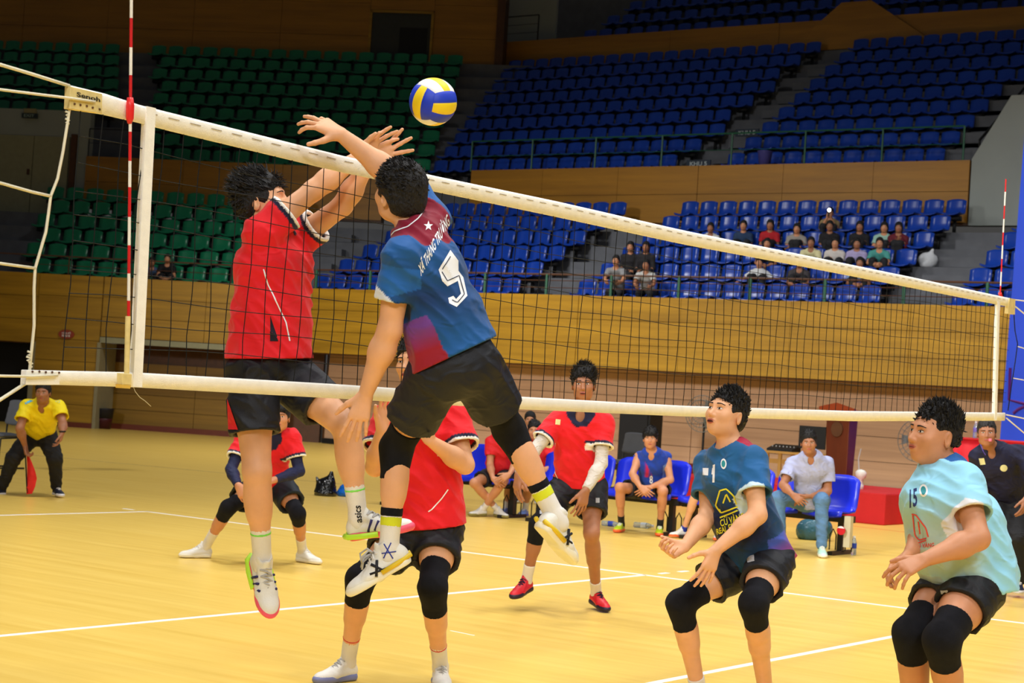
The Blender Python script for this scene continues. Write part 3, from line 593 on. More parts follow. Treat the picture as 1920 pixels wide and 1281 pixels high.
def hand(w,d,n,th,curl=(20,25,30,35),spread=1.,tc=25,s=1.,open_=38):
    """w wrist, d direction of the fingers, n palm normal, th thumb side"""
    d=nz(d); n=nz(n-d*(np.asarray(n)@d)); t=nz(np.cross(n,d)); t=t if t@np.asarray(th)>0 else -t; out=[]
    K=[]; kx=(.030,.010,-.010,-.029); kl=(.092,.095,.090,.082)
    for i in range(4):
        k=w+d*kl[i]*s+t*kx[i]*s; K.append(k); out.append(cap(w+t*kx[i]*.45*s+d*.012*s,k,.0155*s,.0118*s,.014))
    out.append(lim(w+d*.01*s,w+d*.078*s,t,(.026*s,.015*s),(.036*s,.0125*s),.012))
    LL=((.044,.026,.021),(.049,.030,.022),(.045,.028,.021),(.035,.021,.019)); sp=(9,2,-5,-13)
    tips=[]
    for i in range(4):
        a=math.radians(sp[i]*spread); dd=nz(d*math.cos(a)+t*math.sin(a)); p=K[i]; c=0
        for j,l in enumerate(LL[i]):
            c+=math.radians(curl[i])*(1 if j==0 else 1.1 if j==1 else .7); v=dd*math.cos(c)+n*math.sin(c); q=p+v*l*s
            r0=(.0096,.0087,.0078,.0)[j]*s*(1 if i<3 else .88); r1=(.0087,.0078,.0068)[j]*s*(1 if i<3 else .88); out.append(cap(p,q,r0,r1,.004)); p=q
        tips.append(p)
    a=math.radians(open_); c=math.radians(tc); p=w+d*.022*s+t*.022*s+n*.006*s; td=nz(d*math.cos(a)+t*math.sin(a)+n*math.sin(c)*.5)
    q=p+td*.044*s; out.append(cap(p,q,.017*s,.0125*s,.014)); a*=.75; td=nz(d*math.cos(a)+t*math.sin(a)+n*math.sin(c)*.8); p=q; q=p+td*.034*s; out.append(cap(p,q,.0118*s,.0104*s,.005)); a*=.8; td=nz(d*math.cos(a)+t*math.sin(a)+n*math.sin(c)*1.); out.append(cap(q,q+td*.026*s,.0104*s,.0085*s,.005))
    return out,[w]+tips+[q+td*.03]
def headp(c,f,u,s=1.,jaw=1.):
    f=nz(f); u=nz(u-f*(u@f)); l=np.cross(u,f); M=np.stack([l,f,u]); p=lambda a,b,z: c+(l*a+f*b+u*z)*s
    E_=lambda a,b,z,r,k=.02,op='u',MM=M: ell(p(a,b,z),np.array(r)*s,MM,k*s,(),op)
    o=[E_(0,-.012,.036,(.077,.096,.088),.02),E_(0,.030,-.022,(.064*jaw,.068,.088),.035),E_(0,.058,-.088,(.026*jaw,.024,.020),.035),
       E_(.040*jaw,.012,-.066,(.022,.04,.026),.03),E_(-.040*jaw,.012,-.066,(.022,.04,.026),.03),E_(.042,.062,-.020,(.022,.020,.020),.03),E_(-.042,.062,-.020,(.022,.020,.020),.03),
       cap(p(-.036,.082,.026),p(.036,.082,.026),.011*s,None,.018*s),
       E_(.031,.099,.006,(.018,.013,.011),.014,'s'),E_(-.031,.099,.006,(.018,.013,.011),.014,'s'),
       E_(.030,.081,.005,(.0145,.0085,.0085),.006),E_(-.030,.081,.005,(.0145,.0085,.0085),.006),
       cap(p(0,.090,.010),p(0,.109,-.026),.0075*s,.0115*s,.012*s),cap(p(-.013,.098,-.031),p(.013,.098,-.031),.0078*s,None,.008*s),
       cap(p(-.014,.092,-.053),p(.014,.092,-.053),.0072*s,None,.010*s),cap(p(-.012,.090,-.063),p(.012,.090,-.063),.0078*s,None,.010*s)]
    for g in (1,-1):
        v=nz(l*g-f*.35); w_=nz(f+l*g*.35); Me=np.stack([v,np.cross(u,v),u]); o+= [ell(p(g*.079,-.010,-.008),np.array((.007,.019,.032))*s,Me,.008*s),ell(p(g*.086,-.004,-.004),np.array((.006,.010,.018))*s,Me,.006*s,(),'s')]
    return o
def haircap(c,f,u,s,top=.016,side=.008,line=.060,nape=-.055,fringe=0,earz=-.014):
    f=nz(f); u=nz(u-f*(u@f)); l=np.cross(u,f); M=np.stack([l,f,u]); p=lambda a,b,z: c+(l*a+f*b+u*z)*s
    o=[ell(p(0,-.014,.040+top*.4),np.array((.077+side,.097+side,.088+top))*s,M,.01*s),ell(p(0,-.045,-.018),np.array((.064+side,.062+side,.058))*s,M,.03*s,[(p(0,0,nape),-u)]),
       ell(p(0,.105,-.030),np.array((.088,.080,.085+line-.055))*s,M,.012*s,(),'s')]
    for g in (1,-1): o.append(ell(p(g*.100,.004,-.040+earz),np.array((.046,.050,.060))*s,M,.012*s,(),'s'))
    for g in (1,-1): o.insert(1,ell(p(g*(.062+side*.5),-.012,.022+max(earz,-.014)*.5),np.array((.018,.058,.050))*s,M,.01*s))
    if fringe: o.append(ell(p(0,.066,.066),np.array((.062,.032,.030+fringe))*s,M,.02*s))
    return o
def hairtufts(sf,c,f,u,s,n,ln,style,parent,P,rr=.0035,seed=1):
    f=nz(f); u=nz(u-f*(u@f)); l=np.cross(u,f); rg=np.random.default_rng(seed); idx=rg.integers(0,len(P),n); mb=MB()
    for i in idx:
        q=P[i]; r=q-c; z=(r@u)/s; b=(r@f)/s; lat=abs(r@l)/s
        if z<.03 and lat>.045 and b>-.05: continue
        nn=nz(r); t=max(0.,min(1.,(z+.02)/.09)); L=ln*s*(.25+.75*t)*(.6+.8*rg.random())
        tg=rg.normal(size=3)*.22+u*style[1]*t+f*style[2]+l*style[3]-u*(.8 if z<.03 else 0); dr=nz(nn*style[0]+tg); a=nz(np.cross(dr,nn+rg.normal(size=3)*.3)); b2=np.cross(dr,a); w=rr*s*(.7+.6*rg.random()); q=q-nn*.004
        if b>.055 and z>.05: dr=nz(f*.30-u*(.1+.6*rg.random())+l*(style[3]+.2)+rg.normal(size=3)*.3+nn*.55); L=max(L*.8,.016*s)
        bend=nz(dr+f*.25*style[4]+rg.normal(size=3)*.12); m_=q+dr*L*.55; e=m_+bend*L*.45
        v=[q+a*w,q-a*w*.5+b2*w*.86,q-a*w*.5-b2*w*.86,m_+a*w*.8,m_-a*w*.4+b2*w*.7,m_-a*w*.4-b2*w*.7,e]
        mb.add(v,[(0,1,4,3),(1,2,5,4),(2,0,3,5),(3,4,6),(4,5,6),(5,3,6)])
    o=mb.build('hair_tufts',M_hair,parent); o['kind']='stuff'; return o
def face(sf,c,f,u,s,parent,gaze=0,mouth=0,brow=0,ds=1.):
    f=nz(f); u=nz(u-f*(u@f)); l=np.cross(u,f)
    def put(poly,name,m,lift,L=.004):
        v,fa=dens(poly,[tuple(range(len(poly)))],L); pts=[c+(l*a+u*z+f*.16)*s for a,z in v]; return decal(sf,pts,fa,.0,-f,name,m,parent,lift=lift)
    A=np.linspace(0,2*math.pi,17)[:-1]
    for g in (1,-1):
        x0=g*.0305; al=[(x0+.0145*math.cos(t),.007+(.0052 if math.sin(t)>0 else .0036)*math.sin(t)*ds+.001*g*math.cos(t)) for t in A]
        put(al,'eye',M_eye,.0012); put([(x0+gaze*.005+.0052*math.cos(t),.0078+.0046*math.sin(t)*min(ds,1)) for t in A],'iris',M_iris,.0020)
        up=[(x0+.0155*math.cos(t),.007+.0056*math.sin(t)*ds+.001*g*math.cos(t)) for t in np.linspace(0,math.pi,9)]
        put(up+[(a,b+.0022) for a,b in up[::-1]],'eyelashes',M_brow,.0024)
        br=[(x0+g*(-.018+.038*t),.0225+brow+.0045*math.sin(t*math.pi*.8)-.003*t) for t in np.linspace(0,1,7)]
        put(br+[(a,b+.0062*(1-.55*i/6)) for i,(a,b) in list(enumerate(br))[::-1]],'eyebrow',M_brow,.0018)
    up=[(.023*t,-.0500-.003*abs(t)**1.5+.0012*(1-abs(abs(t)-.3)*2)) for t in np.linspace(-1,1,11)]; lo=[(.023*t,-.0575+.002*t*t) for t in np.linspace(1,-1,11)]
    put(up+lo,'upper_lip',M_lip,.0011); o_=-.0575-mouth
    up=[(.021*t,o_+.001-.0+(.0575+o_)*t*t*.0) for t in np.linspace(-1,1,11)]; lo=[(.020*t,o_-.0088*(1-t*t*.8)) for t in np.linspace(1,-1,11)]
    put(up+lo,'lower_lip',M_lip,.0012)
    put([(.019*math.cos(t),-.0578-mouth/2+(.0012+mouth*.62)*math.sin(t)) for t in A],'mouth',M_mouth,.0016)
# shoe template in its own frame: x forward, z up, heel at x=0, length 1
def _shoe():
    I=np.eye(3); up_=[lim(V(.12,0,.16),V(.62,0,.125),V(0,1,0),(.125,.14),(.165,.10),.06),ell(V(.74,0,.095),(.25,.158,.105),I,.08),cap(V(.15,0,.16),V(.20,0,.37),.12,.13,.05),cap(V(.34,0,.30),V(.30,0,.43),.085,.06,.03),lim(V(.22,0,.34),V(.55,0,.20),V(0,1,0),(.10,.07),(.12,.06),.06),
         ell(V(.20,0,.46),(.115,.085,.13),I,.02,(),'s')]
    up_=[p[:7]+(((V(0,0,.055),V(0,0,-1)),),)+p[8:] if p[8]=='u' else p for p in up_]
    U=nets(field(up_,V(-.12,-.28,-.05),V(1.12,.28,.6),.022),V(-.12,-.28,-.05),.022)
    ct=[(V(0,0,.125),V(0,0,1)),(V(0,0,-.0),V(0,0,-1))]
    so=[lim(V(.13,0,.06),V(.45,0,.06),V(0,1,0),(.15,.12),(.145,.12),.05,ct),ell(V(.72,0,.06),(.30,.178,.12),I,.08,ct)]
    S_=nets(field(so,V(-.12,-.28,-.06),V(1.12,.28,.3),.022),V(-.12,-.28,-.06),.022)
    return U,S_
SHOE=_shoe()
def shoe(parent,ank,fwd,up,ms,size=.285,laces=True,nm='shoe',cu=None,cs=None,lacem=None):
    """ank = ankle joint; fwd = heel-to-toe direction; up = towards the shin"""
    fwd=nz(fwd); up=nz(up-fwd*(np.asarray(up)@fwd)); sd=np.cross(up,fwd); M=np.stack([fwd,sd,up]); o=ank-(fwd*.21+up*.30)*size
    (UP,UF),(SP,SF)=SHOE
    me,_,_=npmesh(nm,UP*size@M+o,UF,ms[0],ORG[parent.name]); ob=link(nm,me,parent)
    me2,_,_=npmesh('sole',SP*size@M+o,SF,ms[1],ORG[parent.name]); link('sole',me2,ob)
    T=lambda x,y,z:o+(fwd*x+sd*y+up*z)*size
    if laces:
        mb=MB()
        for i in range(5):
            x=.38+.075*i; z=.372-.050*i; mb.tube([T(x,-.085,z-.03),T(x+.01,0,z+.012),T(x,.085,z-.03)],.015*size,5)
            mb.tube([T(x,-.085,z-.03),T(x+.05,0,z-.005),T(x+.075,.085,z-.075)],.014*size,5)
        mb.build('laces',lacem or M_sock,ob)['kind']='stuff'
    return ob,T
def shade(c): return np.array(c,float)
def person(label,root,J,**k):
    """J: joints in world space. a / b = image-left / image-right limbs"""
    g=k.get; s=g('s',1.); h=g('h',.009); fine=g('fine',True); r=thing('person',label,'person',root,g('group'))
    pel,nk=J['pel'],J['neck']; up=nz(nk-pel); sh=nz(J['shb']-J['sha']); hp=nz(J['hpb']-J['hpa']); fr=nz(J['front']-up*(J['front']@up)); hpf=nz(np.cross(sh,up)); hpf=hpf if hpf@fr>0 else -hpf
    B=g('bulk',1.); wst=pel+(nk-pel)*.32+J.get('bend',0); chs=pel+(nk-pel)*.70+J.get('bend',0)
    sk=[]; A=sk.append
    A(lim(pel,wst,hp,(.150*s*B,.105*s*B),(.132*s*B,.095*s*B),.05)); A(lim(wst,chs,sh,(.132*s*B,.098*s*B),(.158*s*B,.112*s*B),.05)); A(lim(chs,nk-up*.035*s,sh,(.158*s*B,.108*s*B),(.105*s,.075*s),.05))
    for e in 'ab':
        S_,E_,W_=J['sh'+e],J['el'+e],J['wr'+e]; ad=nz(E_-S_); fd=nz(W_-E_)
        A(cap(chs*.25+nk*.75,S_,.062*s,.054*s,.05)); A(cap(S_,S_+(E_-S_)*.35,.055*s*B,.050*s*B,.03)); am=g('arm',1.06)*s*B; A(cap(S_+(E_-S_)*.25,E_,.047*am,.039*am,.02)); A(cap(E_,E_+(W_-E_)*.35,.040*am,.044*am,.02)); A(cap(E_+(W_-E_)*.3,W_,.043*am,.0275*s,.02))
        H_,K_,N_=J['hp'+e],J['kn'+e],J['an'+e]; td=nz(K_-H_); sd_=nz(N_-K_); back=nz(sd_-td) if np.linalg.norm(sd_-td)>.25 else -J.get('kf',fr)
        A(cap(H_,H_+(K_-H_)*.45,.088*s*B,.078*s*B,.05)); A(cap(H_+(K_-H_)*.4,K_,.077*s*B,.056*s*B,.03)); A(cap(K_,K_+(N_-K_)*.3,.053*s*B,.051*s*B,.03)); A(cap(K_+(N_-K_)*.2,K_+(N_-K_)*.45,.046*s*B,.050*s*B,.03)); 
        cb=nz(-np.cross(np.cross(sd_,J.get('kf',fr)),sd_)*1.); cb=-nz(J.get('kf',fr)-sd_*(J.get('kf',fr)@sd_)); A(ell(K_+(N_-K_)*.32+cb*.022*s,(.040*s*B,.036*s*B,.11*s),np.stack([nz(np.cross(sd_,cb)),cb,sd_]),.03)); A(cap(K_+(N_-K_)*.4,N_,.047*s*B,.034*s,.02)); 
    hc,hf,hu=J['head'],nz(J['hf']),nz(J['hu']); hu=nz(hu-hf*(hu@hf)); hs=g('hs',1.)*s
    A(cap(nk-up*.02,hc-hu*.055*hs-hf*.022*hs,.060*s*g('neckw',1),.054*s*g('neckw',1),.03)); sk+=headp(hc,hf,hu,hs,g('jaw',1.))
    fb=[]
    if fine: R_=.125*hs; fb.append((hc-R_,hc+R_,g('fh',.0038)))
    for e in 'ab':
        hd=J.get('hd'+e)
        if hd is not None:
            ps,ex=hand(J['wr'+e],*hd[:3],**(hd[3] if len(hd)>3 else {})); sk+=ps
            if fine: ex=np.array(ex); fb.append((ex.min(0)-.025,ex.max(0)+.025,g('hh',.0032)))
    P,F=sculpt(sk,h,fb); sm=g('skin',M_sk1); me,P,F=npmesh('body',P,F,sm,ORG[r.name]); body=link('body',me,r); sf=Surf(P,F)
    out={'root':r,'body':body,'sf':sf}
    if g('face',True): face(sf,hc,hf,hu,hs,body,g('gaze',0),g('mouth',0),g('brow',0),g('eyes',1.))
    if 'hair' in k:
        hk=dict(k['hair']); tf=hk.pop('tufts',None); ex=hk.pop('extra',[]); HP,HF=sculpt(haircap(hc,hf,hu,hs,**hk)+[q(hc,hf,hu,hs) for q in ex],.0042 if fine else .009,fold=.005 if fine else 0,fs=5)
        me,HP,HF=npmesh('hair',HP,HF,g('hairm',M_hair),ORG[r.name]); ho=link('hair',me,r)
        if tf: hairtufts(None,hc,hf,hu,hs,tf[0],tf[1],tf[2],ho,HP,*tf[3:])
    # ---- clothes
    ch=g('ch',h*.85); ja=g('shirt')
    if ja:
        e_=ja.get('ease',.018); hem=ja.get('hem',-.04); hp0=pel+up*hem; b0=ja.get('flare',.03); jp=[]; hc_=(hp0,ja.get('hemn',-up)); 
        lo_=hp0-up*.05
        jp.append(lim(lo_,wst,hp,((.150*B+e_+b0)*s,(.105*B+e_+b0)*s),((.134*B+e_+.012)*s,(.100*B+e_+.012)*s),.05,[hc_])); jp.append(lim(wst,chs,sh,((.134*B+e_+.012)*s,(.100*B+e_+.012)*s),((.160*B+e_)*s,(.112*B+e_)*s),.06,[hc_])); jp.append(lim(chs,nk-up*.03*s,sh,((.158*B+e_)*s,(.106*B+e_)*s),((.11+e_*.5)*s,(.078+e_*.4)*s),.05))
        for pr in ja.get('extra',[]): jp.append(pr)
        sl=ja.get('sleeve',.62); 
        for e in 'ab':
            S_,E_,W_=J['sh'+e],J['el'+e],J['wr'+e]; ad=nz(E_-S_); L_=np.linalg.norm(E_-S_)
            jp.append(cap(chs*.25+nk*.75,S_,(.066+e_*.5)*s,(.060+e_*.4)*s,.05))
            if sl>0 and sl<=1:
                cu=S_+(E_-S_)*sl; sw=ja.get('sw',.018); jp.append(cap(S_,cu+ad*.03,(.056*B+e_*.6)*s,(.050*B+e_*.6+sw)*s,.035,[(cu,ad)]))
            if sl>1: jp.append(cap(S_,E_,(.055*B+e_*.5)*s,(.046*B+e_*.5)*s,.03)); jp.append(cap(E_,W_-nz(W_-E_)*.01,(.046*B+e_*.5)*s,(.034+e_*.4)*s,.02,[(W_,nz(W_-E_))]))
        nr=ja.get('nr',1); jp.append(cap(nk+up*(.02+.05*(1-nr))*s+fr*.01,nk+up*.14*s+fr*.03*s,.060*s*nr,.085*s*nr,.008,(),'s'))       # neck opening
        if ja.get('vneck'): jp.append(ell(nk+fr*.080*s-up*.018*s,(.034*s,.045*s,.050*s),np.stack([sh,nz(fr),up]),.006,(),'s'))
        for e in 'ab':
            if 0<sl<=1: S_,E_=J['sh'+e],J['el'+e]; ad=nz(E_-S_); cu=S_+(E_-S_)*sl; ro=(.050*B+e_*.6+sw)*s; rm=max(.008,ch*1.15); jp.append(cap(cu-ad*.025,cu+ad*.06,ro-rm-.012,ro-rm,.003,(),'s'))
        cf=ja.get('col'); cl=None
        geo={'pel':pel,'neck':nk,'up':up,'sh':sh,'fr':fr,'J':J,'s':s}
        if cf is not None: cl=(lambda Q: cf(Q,geo))
        JP,JF=sculpt(jp,ch,fold=ja.get('fold',.006)*2,fs=ja.get('fs',1.)); me,JP,JF=npmesh('shirt',JP,JF,M_col if cf else ja['m'],ORG[r.name],cl); jo=link('shirt',me,r); out['shirt']=jo; out['jsf']=Surf(JP,JF)
    so=g('shorts')
    if so:
        e_=so.get('ease',.022); T0=pel+up*so.get('top',.06); sp_=[lim(T0,pel-up*.02,hp,((.142*B+e_*.6)*s,(.100*B+e_*.6)*s),((.155*B+e_)*s,(.112*B+e_)*s),.04,[(T0,up)])]
        le=so.get('len',.55)
        for e in 'ab':
            H_,K_,N_=J['hp'+e],J['kn'+e],J['an'+e]; td=nz(K_-H_)
            if le<=1: cu=H_+(K_-H_)*le; sp_.append(cap(H_,cu+td*.02,(.093*B+e_)*s,(.088*B+e_*.8+so.get('flare',.008))*s,.045,[(cu,td)]))
            else: sd_=nz(N_-K_); cu=N_-sd_*.03; sp_.append(cap(H_,K_,(.092*B+e_)*s,(.062*B+e_)*s,.04)); sp_.append(cap(K_,cu,(.060*B+e_)*s,(.044+e_)*s,.03,[(N_+sd_*.01,sd_)]))
        if le<=1:
            for e in 'ab': H_,K_=J['hp'+e],J['kn'+e]; td=nz(K_-H_); cu=H_+(K_-H_)*le; ro=(.088*B+e_*.8)*s; rm=max(.008,ch*1.15); sp_.append(cap(cu-td*.03,cu+td*.06,ro-.012-rm,ro+so.get('flare',.008)*s-rm,.003,(),'s'))
        SP,SF=sculpt(sp_,ch,fold=so.get('fold',.007)*1.6); me,SP,SF=npmesh('shorts' if le<=1 else 'trousers',SP,SF,so.get('m',M_blk),ORG[r.name],(lambda Q:so['col'](Q,{'J':J,'s':s,'up':up})) if so.get('col') else None); oo=link(me.name.split('.')[0],me,r); out['shorts']=oo; out['ssf']=Surf(SP,SF)
    for e in 'ab':
        H_,K_,N_=J['hp'+e],J['kn'+e],J['an'+e]; td=nz(K_-H_); sd_=nz(N_-K_)
        kp=g('knee'+e)
        if kp:
            u0,u1=kp if kp is not True else (.12,.15); c0=K_-td*u0*s; c1=K_+sd_*u1*s; x=.007
            pp=[cap(c0-td*.03,K_,.067*s*B+x,.055*s*B+x,.02,[(c0,-td)]),cap(K_,c1+sd_*.03,.055*s*B+x,.050*s*B+x,.03,[(c1,sd_)]),cap(K_+nz(td-sd_)*.006*s,K_+nz(td-sd_)*.006*s+sd_*.05*s,.058*s*B,.054*s*B,.03) if np.linalg.norm(td-sd_)>.2 else cap(K_,K_+sd_*.03,.058*s*B,None,.03)]
            PP,PF=sculpt(pp,ch*.8,fold=.0025); me,PP,PF=npmesh('knee_pad',PP,PF,M_pad,ORG[r.name]); out['kp'+e]=link('knee_pad',me,r); out['kf'+e]=Surf(PP,PF)
        sk_=g('sock')
        if sk_:
            c0=N_-sd_*sk_[0]*s; PP,PF=sculpt([cap(c0-sd_*.02,N_,.043*s,.0385*s,.02,[(c0,-sd_)]),cap(N_,N_+sd_*.03*s,.0385*s,.04*s,.02)],min(ch,.007) if fine else ch)
            me,PP,PF=npmesh('sock',PP,PF,sk_[1],ORG[r.name]); out['sk'+e]=link('sock',me,r); out['sf'+e]=Surf(PP,PF)
        fd=J.get('ft'+e)
        if fd is not None and g('shoe'): out['shoe'+e],out['T'+e]=shoe(r,N_,fd,J.get('fu'+e,-sd_),g('shoe'),g('ss',.285)*s,laces=fine,lacem=g('lacem'))
        av=g('slv'+e)
        if av:
            S_,E_,W_=J['sh'+e],J['el'+e],J['wr'+e]; c1=W_-nz(W_-E_)*.01; a0=S_+(E_-S_)*.35
            PP,PF=sculpt([cap(a0,E_,.052*s,.044*s,.02),cap(E_,E_+(W_-E_)*.35,.0445*s,.048*s,.02),cap(E_+(W_-E_)*.3,c1+nz(W_-E_)*.02,.047*s,.032*s,.02,[(c1,nz(W_-E_))])],ch*.8,fold=.003,fs=1.8); me,PP,PF=npmesh('arm_sleeve',PP,PF,av,ORG[r.name]); link('arm_sleeve',me,r)
    return out
def mixc(a,b,t): t=np.clip(t,0,1)[:,None]; return np.array(a)*(1-t)+np.array(b)*t
def gcoord(Q,g):
    L=np.linalg.norm(g['neck']-g['pel']); r=Q-g['pel']; return (r@g['up'])/L,(r@g['sh']),(r@g['fr'])
def sleevet(Q,J,e):
    S_,E_=J['sh'+e],J['el'+e]; a=nz(E_-S_); r=Q-S_; t=(r@a)/np.linalg.norm(E_-S_); d=np.linalg.norm(r-np.outer(r@a,a),axis=1); return t,d
def lowz(J): return min(J['ana'][2],J['anb'][2])
def limbs(J,side,sh,el,wr,Le,Lw,se,sw):
    J['sh'+side]=sh; J['el'+side]=joint(sh,*el,Le,se,0); J['wr'+side]=joint(J['el'+side],*wr,Lw,sw,0)
def gleg(J,side,hip,kn,ank,Lk,sk,La=None):     # leg whose ankle position is given
    J['hp'+side]=hip; J['kn'+side]=joint(hip,*kn,Lk,sk,0); J['an'+side]=ank
def leg(J,side,hip,kn,an,Lk,La,sk,sa): J['hp'+side]=hip; J['kn'+side]=joint(hip,*kn,Lk,sk,0); J['an'+side]=joint(J['kn'+side],*an,La,sa,0)
# ---- red team shirt colours
RED=rgb(226,26,38); NAVY=rgb(24,26,58); WHT=rgb(240,238,234)
def redshirt(Q,g):
    c=np.tile(np.array(RED),(len(Q),1)); J=g['J']; a,lt,f=gcoord(Q,g)
    for e in 'ab':
        t,d=sleevet(Q,J,e); L=np.linalg.norm(J['el'+e]-J['sh'+e]); m=(t>g.get('c0',.50))&(d<.13*g['s']); tt=t*L
        cu=g['cut']*L; c[(tt>cu-.030)&(tt<=cu-.012)&(d<.13)]=NAVY; c[(tt>cu-.012)&(tt<cu+.02)&(d<.12)]=WHT
    if g.get('nocol'): return c
    r=Q-g['neck']; al=np.abs(r@g['sh']); dn=-(r@g['up']); fv=r@g['fr']; v=(fv>0)&(dn<.135-al*1.2)&(al<.10)&(np.linalg.norm(r,axis=1)<.15); c[v]=NAVY
    b=(fv<=0)&(np.linalg.norm(r,axis=1)<.10); c[b]=NAVY
    return c
def rsh(cut,nc=0): return lambda Q,g: redshirt(Q,dict(g,cut=cut,nocol=nc))
SHR=lambda **k: dict(dict(col=rsh(k.get('sleeve',.62),k.pop('nc',0)),fold=.007),**k)
M_lace=mat('grey_lace',rgb(180,178,176),.8); M_solec=mat('lilac_rubber',rgb(120,128,176),.5)
M_shoew=mat('white_shoe_upper',rgb(226,224,216),.55,bump=.2,bs=120,var=.05); M_solew=mat('white_rubber',rgb(236,232,214),.5)
HS=dict(top=.020,side=.010)
# ================= blue number five, spiking (seen from behind)
J={}; D=6.95
J['neck']=PX(778,430,D); J['pel']=PX(856,676,D-.02); 
limbs(J,'a',PX(752,482,D-.16),(729,618),(685,742),.295,.275,-1,1); limbs(J,'b',PX(812,408,D+.15),(742,330),(638,251),.27,.27,1,-1)
J['ela']=PX(731,618,D-.12); J['wra']=PX(685,741,D-.04)
J['elb']=PX(748,338,D+.18); J['wrb']=PX(640,253,D+.10)
leg(J,'a',PX(815,705,D-.02),(744,838),(729,1030),.40,.405,1,1); leg(J,'b',PX(893,694,D+.05),(955,806),(1042,970),.36,.40,1,1)
J['front']=cv(-.79,-.25,-.43); J['head']=PX(750,366,D); J['hf']=cv(-.62,.30,-.72); J['hu']=cv(-.05,.98,.1); J['kf']=cv(-.5,0,-.85)
J['hdb']=(cv(-.74,.42,-.1),cv(-.35,-.55,-.75),cv(0,-1,.2),dict(curl=(24,18,12,26),spread=1.5,open_=60)); J['hda']=(cv(-.28,-.95,.05),cv(-.1,.05,-1),cv(-1,0,0),dict(curl=(10,12,12,14),spread=1.2,open_=48))
J['fta']=cv(-.86,-.50,.1); J['fua']=cv(-.45,.85,.1); J['ftb']=cv(.50,-.62,-.60); J['fub']=cv(.66,.42,-.55)
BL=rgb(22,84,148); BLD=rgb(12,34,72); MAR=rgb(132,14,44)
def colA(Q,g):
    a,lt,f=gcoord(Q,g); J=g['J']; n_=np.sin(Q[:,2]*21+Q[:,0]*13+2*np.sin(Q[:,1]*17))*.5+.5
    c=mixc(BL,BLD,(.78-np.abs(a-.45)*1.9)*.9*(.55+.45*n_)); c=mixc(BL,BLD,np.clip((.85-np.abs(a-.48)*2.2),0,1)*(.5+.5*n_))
    for e in 'ab':
        t,d=sleevet(Q,J,e); m=(t>.12)&(d<.095)&(a>.55); c[m]=mixc(rgb(34,98,170),rgb(28,90,160),n_[m])
    r=Q-g['neck']; dn=-(r@g['up']); al=np.abs(r@g['sh']); m=(dn<.085-al*.05+.012*np.sin(al*60))&(al<.155)&(dn>-.2); c[m]=MAR
    t,d=sleevet(Q,J,'a'); cu=.56; s_=nz(J['ela']-J['sha']); w=(Q-J['sha'])@CR; m=(t>cu-.16-(w*2.2))&(t<cu+.1)&(d<.12)&(w<.0)&(a<1); m=(t>cu-.08+ (w+.07)*2.4)&(d<.12)&(w<-.01)&(t<cu+.05); c[m]=rgb(220,226,240)
    m=(a<.36)&((Q-g['pel'])@nz(J['hpb']-J['hpa'])<-.135+(.36-a)*.16); c[m]=mixc(rgb(150,24,40),rgb(110,60,140),(a[m]-.12)*6)
    return c
A=person('person in a blue shirt numbered 5 leaping to spike at the net, seen from behind',J['pel']-V(0,0,.9),J,ch=.006,bulk=.97,arm=1.18,neckw=.95,
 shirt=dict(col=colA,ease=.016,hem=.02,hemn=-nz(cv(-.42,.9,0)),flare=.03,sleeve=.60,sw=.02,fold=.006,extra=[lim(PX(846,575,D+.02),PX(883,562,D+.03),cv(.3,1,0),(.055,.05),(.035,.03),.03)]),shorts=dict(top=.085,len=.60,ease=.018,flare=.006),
 kneea=(.12,.13),kneeb=(.12,.13),sock=(.16,M_sock),shoe=(M_shoew,M_solew),ss=.29,skin=M_sk1,hair=dict(top=.012,side=.012,nape=-.085,tufts=(1800,.020,(.28,.1,.35,.45,.2),.0045,1)),hairm=M_hair)
js=A['jsf']; P_=A['shirt']; M_num=mat('white_print',rgb(236,238,242),.5); M_dk=mat('dark_print',rgb(16,26,56),.6)
polyd(js,[(822,506),(844,469),(859,489),(843,510),(838,520),(859,508),(868,520),(876,555),(856,576),(842,569),(840,559),(850,555),(855,561),(864,551),(858,527),(839,537),(829,527)],6.95,'number',M_num,P_,L=5)
strip(js,[(829,505),(846,478)],1.6,6.9,'number_outline',M_dk,P_,lift=.003); strip(js,[(828,510),(838,527),(860,517),(870,552),(857,568),(846,562)],1.6,6.9,'number_outline',M_dk,P_,lift=.003)
def skewtext(sf,txt,o,u,v,D,m,parent,lift=.002):
    return lettering(sf,txt,o,u,v,D,'lettering',m,parent,L=4,lift=lift)
skewtext(js,'XÃ THANG TRƯỜNG',(789,519),(54,-98),(-7,-28),6.9,M_num,P_)
st5=[]; 
for i in range(10): rr=9 if i%2==0 else 3.6; st5.append((803+rr*math.sin(i*math.pi/5),424-rr*1.1*math.cos(i*math.pi/5)))
polyd(js,st5,6.9,'star',M_num,P_,L=4); strip(js,[(722,455),(740,434),(765,425),(784,410),(795,396)],2,6.9,'collar_trim',M_num,P_)
M_ygn=mat('yellow_knit',rgb(214,222,40),.8,bump=.3,bs=400); M_dbl=mat('deep_blue_print',rgb(30,50,150),.7)
